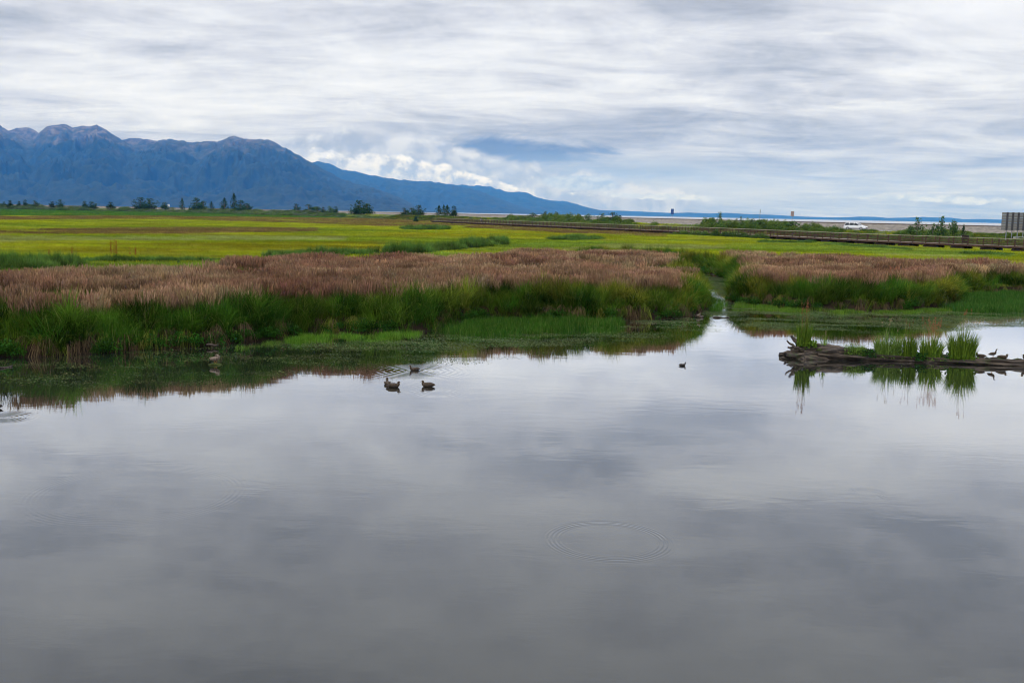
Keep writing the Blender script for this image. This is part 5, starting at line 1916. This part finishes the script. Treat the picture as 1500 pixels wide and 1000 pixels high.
def duck(label, loc, rz, pose='float', mat=None, s=1.0):
    mat = mat or m_fea
    e = empty('duck', loc, rz); e.scale = (s, s, s)
    tag(e, label, 'duck', 'ducks on the pond and the log')
    # spine: tail -> rump -> back -> chest -> neck -> head ; (x, z, half width, half height)
    if pose == 'float':
        sp_ = [(-0.27, 0.10, .008, .006), (-0.23, 0.085, .035, .018), (-0.17, 0.065, .075, .045), (-0.08, 0.06, .105, .075), (0.03, 0.06, .112, .085),
               (0.12, 0.065, .095, .080), (0.165, 0.095, .068, .060), (0.185, 0.135, .044, .042), (0.190, 0.175, .036, .036), (0.200, 0.210, .040, .040), (0.225, 0.222, .036, .034), (0.248, 0.218, .022, .020), (0.258, 0.214, .012, .010)]
    elif pose == 'rest':      # head drawn back on the body
        sp_ = [(-0.27, 0.08, .008, .006), (-0.23, 0.075, .035, .018), (-0.17, 0.068, .075, .045), (-0.08, 0.07, .105, .075), (0.03, 0.075, .112, .085),
               (0.11, 0.085, .095, .078), (0.15, 0.12, .066, .056), (0.145, 0.155, .045, .042), (0.135, 0.180, .042, .038), (0.150, 0.195, .040, .036), (0.175, 0.190, .030, .028), (0.195, 0.182, .014, .012)]
    elif pose == 'tall':      # standing with the neck stretched
        sp_ = [(-0.20, 0.12, .008, .006), (-0.17, 0.13, .034, .020), (-0.12, 0.15, .070, .050), (-0.04, 0.18, .095, .078), (0.04, 0.20, .098, .088),
               (0.10, 0.23, .080, .072), (0.125, 0.28, .050, .045), (0.13, 0.33, .030, .030), (0.135, 0.38, .026, .026), (0.145, 0.42, .030, .030), (0.170, 0.440, .032, .028), (0.195, 0.438, .018, .016), (0.205, 0.436, .010, .009)]
    else:                     # preening: neck bent back and down
        sp_ = [(-0.22, 0.10, .008, .006), (-0.19, 0.10, .035, .020), (-0.13, 0.11, .075, .050), (-0.04, 0.13, .105, .080), (0.05, 0.15, .110, .090),
               (0.12, 0.18, .085, .075), (0.145, 0.23, .050, .050), (0.12, 0.275, .036, .034), (0.08, 0.285, .034, .034), (0.05, 0.265, .036, .036), (0.03, 0.235, .028, .028), (0.02, 0.215, .014, .014)]
    q = MB(); vs = []; fs = []; n = 16; k = len(sp_)
    for i, (x_, z_, hw_, hh) in enumerate(sp_):
        a_ = sp_[max(i - 1, 0)]; c_ = sp_[min(i + 1, k - 1)]
        d = Vector((c_[0] - a_[0], 0, c_[1] - a_[1])).normalized()
        up_ = Vector((-d.z, 0, d.x))
        for j in range(n):
            t = 2 * math.pi * j / n
            vs.append(Vector((x_, 0, z_)) + Vector((0, 1, 0)) * math.cos(t) * hw_ + up_ * math.sin(t) * hh)
    for i in range(k - 1):
        for j in range(n):
            fs.append((i * n + j, i * n + (j + 1) % n, (i + 1) * n + (j + 1) % n, (i + 1) * n + j))
    fs.append(tuple(reversed(range(n)))); fs.append(tuple((k - 1) * n + j for j in range(n)))
    body = link('body', mesh('body', vs, fs, mat, True), e)
    md = body.modifiers.new('smooth', 'SUBSURF'); md.levels = 1; md.render_levels = 1
    hx, hz_ = sp_[-2][0], sp_[-2][1]; tx, tz = sp_[-1][0], sp_[-1][1]
    d = Vector((tx - sp_[-3][0], 0, tz - sp_[-3][1])).normalized()
    bb = Vector((hx, 0, hz_))
    MB().tube([bb, bb + d * 0.03 + Vector((0, 0, -0.003)), bb + d * 0.062 + Vector((0, 0, -0.004))], [(0.013, 0.013), (0.014, 0.007), (0.010, 0.003)], 8).build('bill', m_bill, e, True)
    for sd_ in (-1, 1):
        z0 = {'float': 0.085, 'rest': 0.095, 'tall': 0.20, 'preen': 0.15}[pose]
        MB().tube([(0.09, sd_ * 0.085, z0 - 0.005), (0.02, sd_ * 0.106, z0), (-0.08, sd_ * 0.098, z0 + 0.004), (-0.17, sd_ * 0.060, z0 + 0.008 - (0.06 if pose == 'tall' else 0)), (-0.24, sd_ * 0.02, z0 + 0.018 - (0.08 if pose == 'tall' else 0.01))],
                  [(0.012, 0.03), (0.020, 0.055), (0.020, 0.052), (0.018, 0.030), (0.006, 0.006)], 10).build('wing', mat, e, True)
        ex = sp_[-3][0]; ez = sp_[-3][1]
        MB().tube([(ex, sd_ * 0.028, ez + 0.008), (ex, sd_ * 0.037, ez + 0.008)], 0.006, 6).build('eye', m_eye, e)
        if pose in ('tall', 'preen'):
            lz = {'tall': 0.13, 'preen': 0.07}[pose]
            MB().tube([(0.01, sd_ * 0.045, lz), (0.015, sd_ * 0.045, 0.0)], [0.009, 0.007], 6).build('leg', m_leg, e)
            MB().tube([(-0.005, sd_ * 0.045, 0.004), (0.03, sd_ * 0.045, 0.006), (0.065, sd_ * 0.045, 0.004)], [(0.008, 0.004), (0.02, 0.004), (0.028, 0.002)], 6).build('foot', m_leg, e)
    return e


def wpos(px, py, z=0.0):
    p_ = unproj(px, py, z); return (p_.x, p_.y, z)


duck('brown duck facing away, left behind its neighbour in the pair', wpos(567.5, 563.5, -0.02), math.radians(100), 'float', s=0.85)
duck('brown duck in the pair, resting with its head drawn in', wpos(577, 568, -0.02), math.radians(8), 'rest', s=0.98)
duck('brown duck swimming alone right of the pair, facing left', wpos(626, 567, -0.02), math.radians(175), 'rest', s=0.98)
duck('brown duck sending rings out over the edge of the green reflection', wpos(607.5, 543, -0.02), math.radians(215), 'float', s=0.85)
duck('small dark duck alone on the open water left of the log', wpos(999.5, 536, -0.01), math.radians(20), 'float', m_fea_d, s=0.60)
duck('dark duck cut off by the left edge of the picture', wpos(-9, 598.5, -0.01), math.radians(190), 'float', m_fea_d, s=0.9)


def logz(px): return float(np.interp(px, [1400, 1437, 1470, 1500], [0.30, 0.30, 0.285, 0.27]))


def on_log(px, y_, dz_=0.0):
    p_ = Mlog @ Vector((lx(px), y_, logz(px) + dz_)); return tuple(p_)


duck('brown duck resting on the log right beside the largest tuft', on_log(1437, 0.0, -0.05), lrz + math.radians(150), 'rest', s=0.88)
duck('brown duck standing on the log with its neck stretched up', on_log(1455, 0.0, -0.02), lrz + math.radians(-35), 'tall', s=0.76)
duck('brown duck resting on the log with its head to the right', on_log(1470, 0.0, -0.05), lrz + math.radians(-8), 'rest', s=0.88)
duck('brown duck on the log cut off by the right edge of the picture', on_log(1505, 0.0, -0.05), lrz + math.radians(180), 'rest', s=1.0)

# mud hump with the preening duck
ph_ = wpos(315.5, 534, 0)
hump = MB().tube([(-0.28, 0, -0.03), (-0.15, 0, 0.0), (0, 0, 0.02), (0.14, 0, 0.0), (0.26, 0, -0.03)], [(0.04, 0.02), (0.18, 0.05), (0.22, 0.07), (0.16, 0.05), (0.03, 0.02)], 12, jit=0.3).build('mud_hump', m_moss, None, True, ph_)
tag(hump, 'low dark hump of mud under the preening duck', 'mud')
duck('pale brown duck preening on a hump in the dark water by the left bank', (ph_[0], ph_[1], 0.07), math.radians(-20), 'preen', m_fea_p, s=1.0)
p_ = wpos(1024, 463.5, 0.18)
duck('small pale bird standing on the wood at the tip of the bank', p_, math.radians(30), 'tall', m_fea_p, s=0.5)

# ------------------------------------------------------------------ two walkers
def person(label, px, side, jacket, trousers, hair, height, rz, skin_=(0.42, 0.27, 0.20)):
    s_ = walk_s_at_px(px); w_, t_, n_ = walk_at(s_)
    q = w_ + n_ * side
    e = empty('person', (q[0], q[1], DECK), rz)
    tag(e, label, 'person', None)
    k = height / 1.75
    def skin_obj(name, verts, edges, radii, mat, root=0):
        me = bpy.data.meshes.new(name)
        me.from_pydata([Vector(v_) * k for v_ in verts], edges, [])
        me.materials.append(mat)
        o = link(name, me, e)
        m1 = o.modifiers.new('skin', 'SKIN')
        for i, r_ in enumerate(radii):
            sv = me.skin_vertices[0].data[i]; sv.radius = (r_[0] * k, r_[1] * k); sv.use_root = (i == root)
        m2 = o.modifiers.new('round', 'SUBSURF'); m2.levels = 1; m2.render_levels = 2
        return o
    m_skin = noisy('skin', tuple(q_ * 0.9 for q_ in skin_), skin_, 20, 0.6)
    V = [(0, 0, .95), (0, 0, 1.12), (0, 0, 1.32), (0, 0, 1.46), (0, 0, 1.56), (0, 0.01, 1.66), (0, 0.01, 1.74),
         (.09, 0, .88), (.11, 0.05, .50), (.11, 0.0, .09), (.11, .12, .03),
         (-.09, 0, .88), (-.11, -0.03, .50), (-.11, -0.14, .12), (-.11, -.04, .03),
         (.18, 0, 1.38), (.24, -.04, 1.12), (.23, .06, .90), (.22, .08, .80),
         (-.18, 0, 1.38), (-.24, .04, 1.12), (-.23, .12, .92), (-.22, .14, .83)]
    E = [(0, 1), (1, 2), (2, 3), (3, 4), (4, 5), (5, 6), (0, 7), (7, 8), (8, 9), (9, 10), (0, 11), (11, 12), (12, 13), (13, 14), (2, 15), (15, 16), (16, 17), (17, 18), (2, 19), (19, 20), (20, 21), (21, 22)]
    Rr = [(.14, .11), (.13, .10), (.16, .11), (.07, .06), (.055, .055), (.085, .10), (.07, .08), (.09, .09), (.06, .06), (.045, .05), (.04, .03), (.09, .09), (.06, .06), (.045, .05), (.04, .03),
          (.06, .06), (.045, .045), (.035, .035), (.035, .02), (.06, .06), (.045, .045), (.035, .035), (.035, .02)]
    skin_obj('body', V, E, Rr, m_skin)
    skin_obj('jacket', [V[0], V[1], V[2], V[3], V[15], V[16], V[17], V[19], V[20], V[21]], [(0, 1), (1, 2), (2, 3), (2, 4), (4, 5), (5, 6), (2, 7), (7, 8), (8, 9)],
             [(.17, .14), (.16, .13), (.185, .135), (.085, .08), (.08, .08), (.065, .065), (.055, .055), (.08, .08), (.065, .065), (.055, .055)], jacket)
    skin_obj('trousers', [V[0], V[7], V[8], V[9], V[11], V[12], V[13]], [(0, 1), (1, 2), (2, 3), (0, 4), (4, 5), (5, 6)],
             [(.155, .125), (.11, .11), (.08, .08), (.065, .065), (.11, .11), (.08, .08), (.065, .065)], trousers)
    skin_obj('hair', [(0, -0.01, 1.68), (0, -0.02, 1.77)], [(0, 1)], [(.095, .10), (.075, .08)], hair)
    return e


def cloth(name, c): return noisy(name, tuple(q * 0.8 for q in c), c, 8, 0.9, 0.1)


person('walker in a dark jacket on the boardwalk near its far end', 703, 0.3, cloth('navy_cloth', (0.018, 0.024, 0.06)), cloth('dark_trousers', (0.02, 0.02, 0.028)), cloth('dark_hair', (0.02, 0.014, 0.01)), 1.82, math.radians(200))
person('walker in a pale grey top beside the one in a dark jacket', 700.5, -0.4, cloth('pale_grey_cloth', (0.34, 0.36, 0.40)), cloth('grey_trousers', (0.16, 0.18, 0.22)), cloth('fair_hair', (0.22, 0.15, 0.08)), 1.70, math.radians(190))
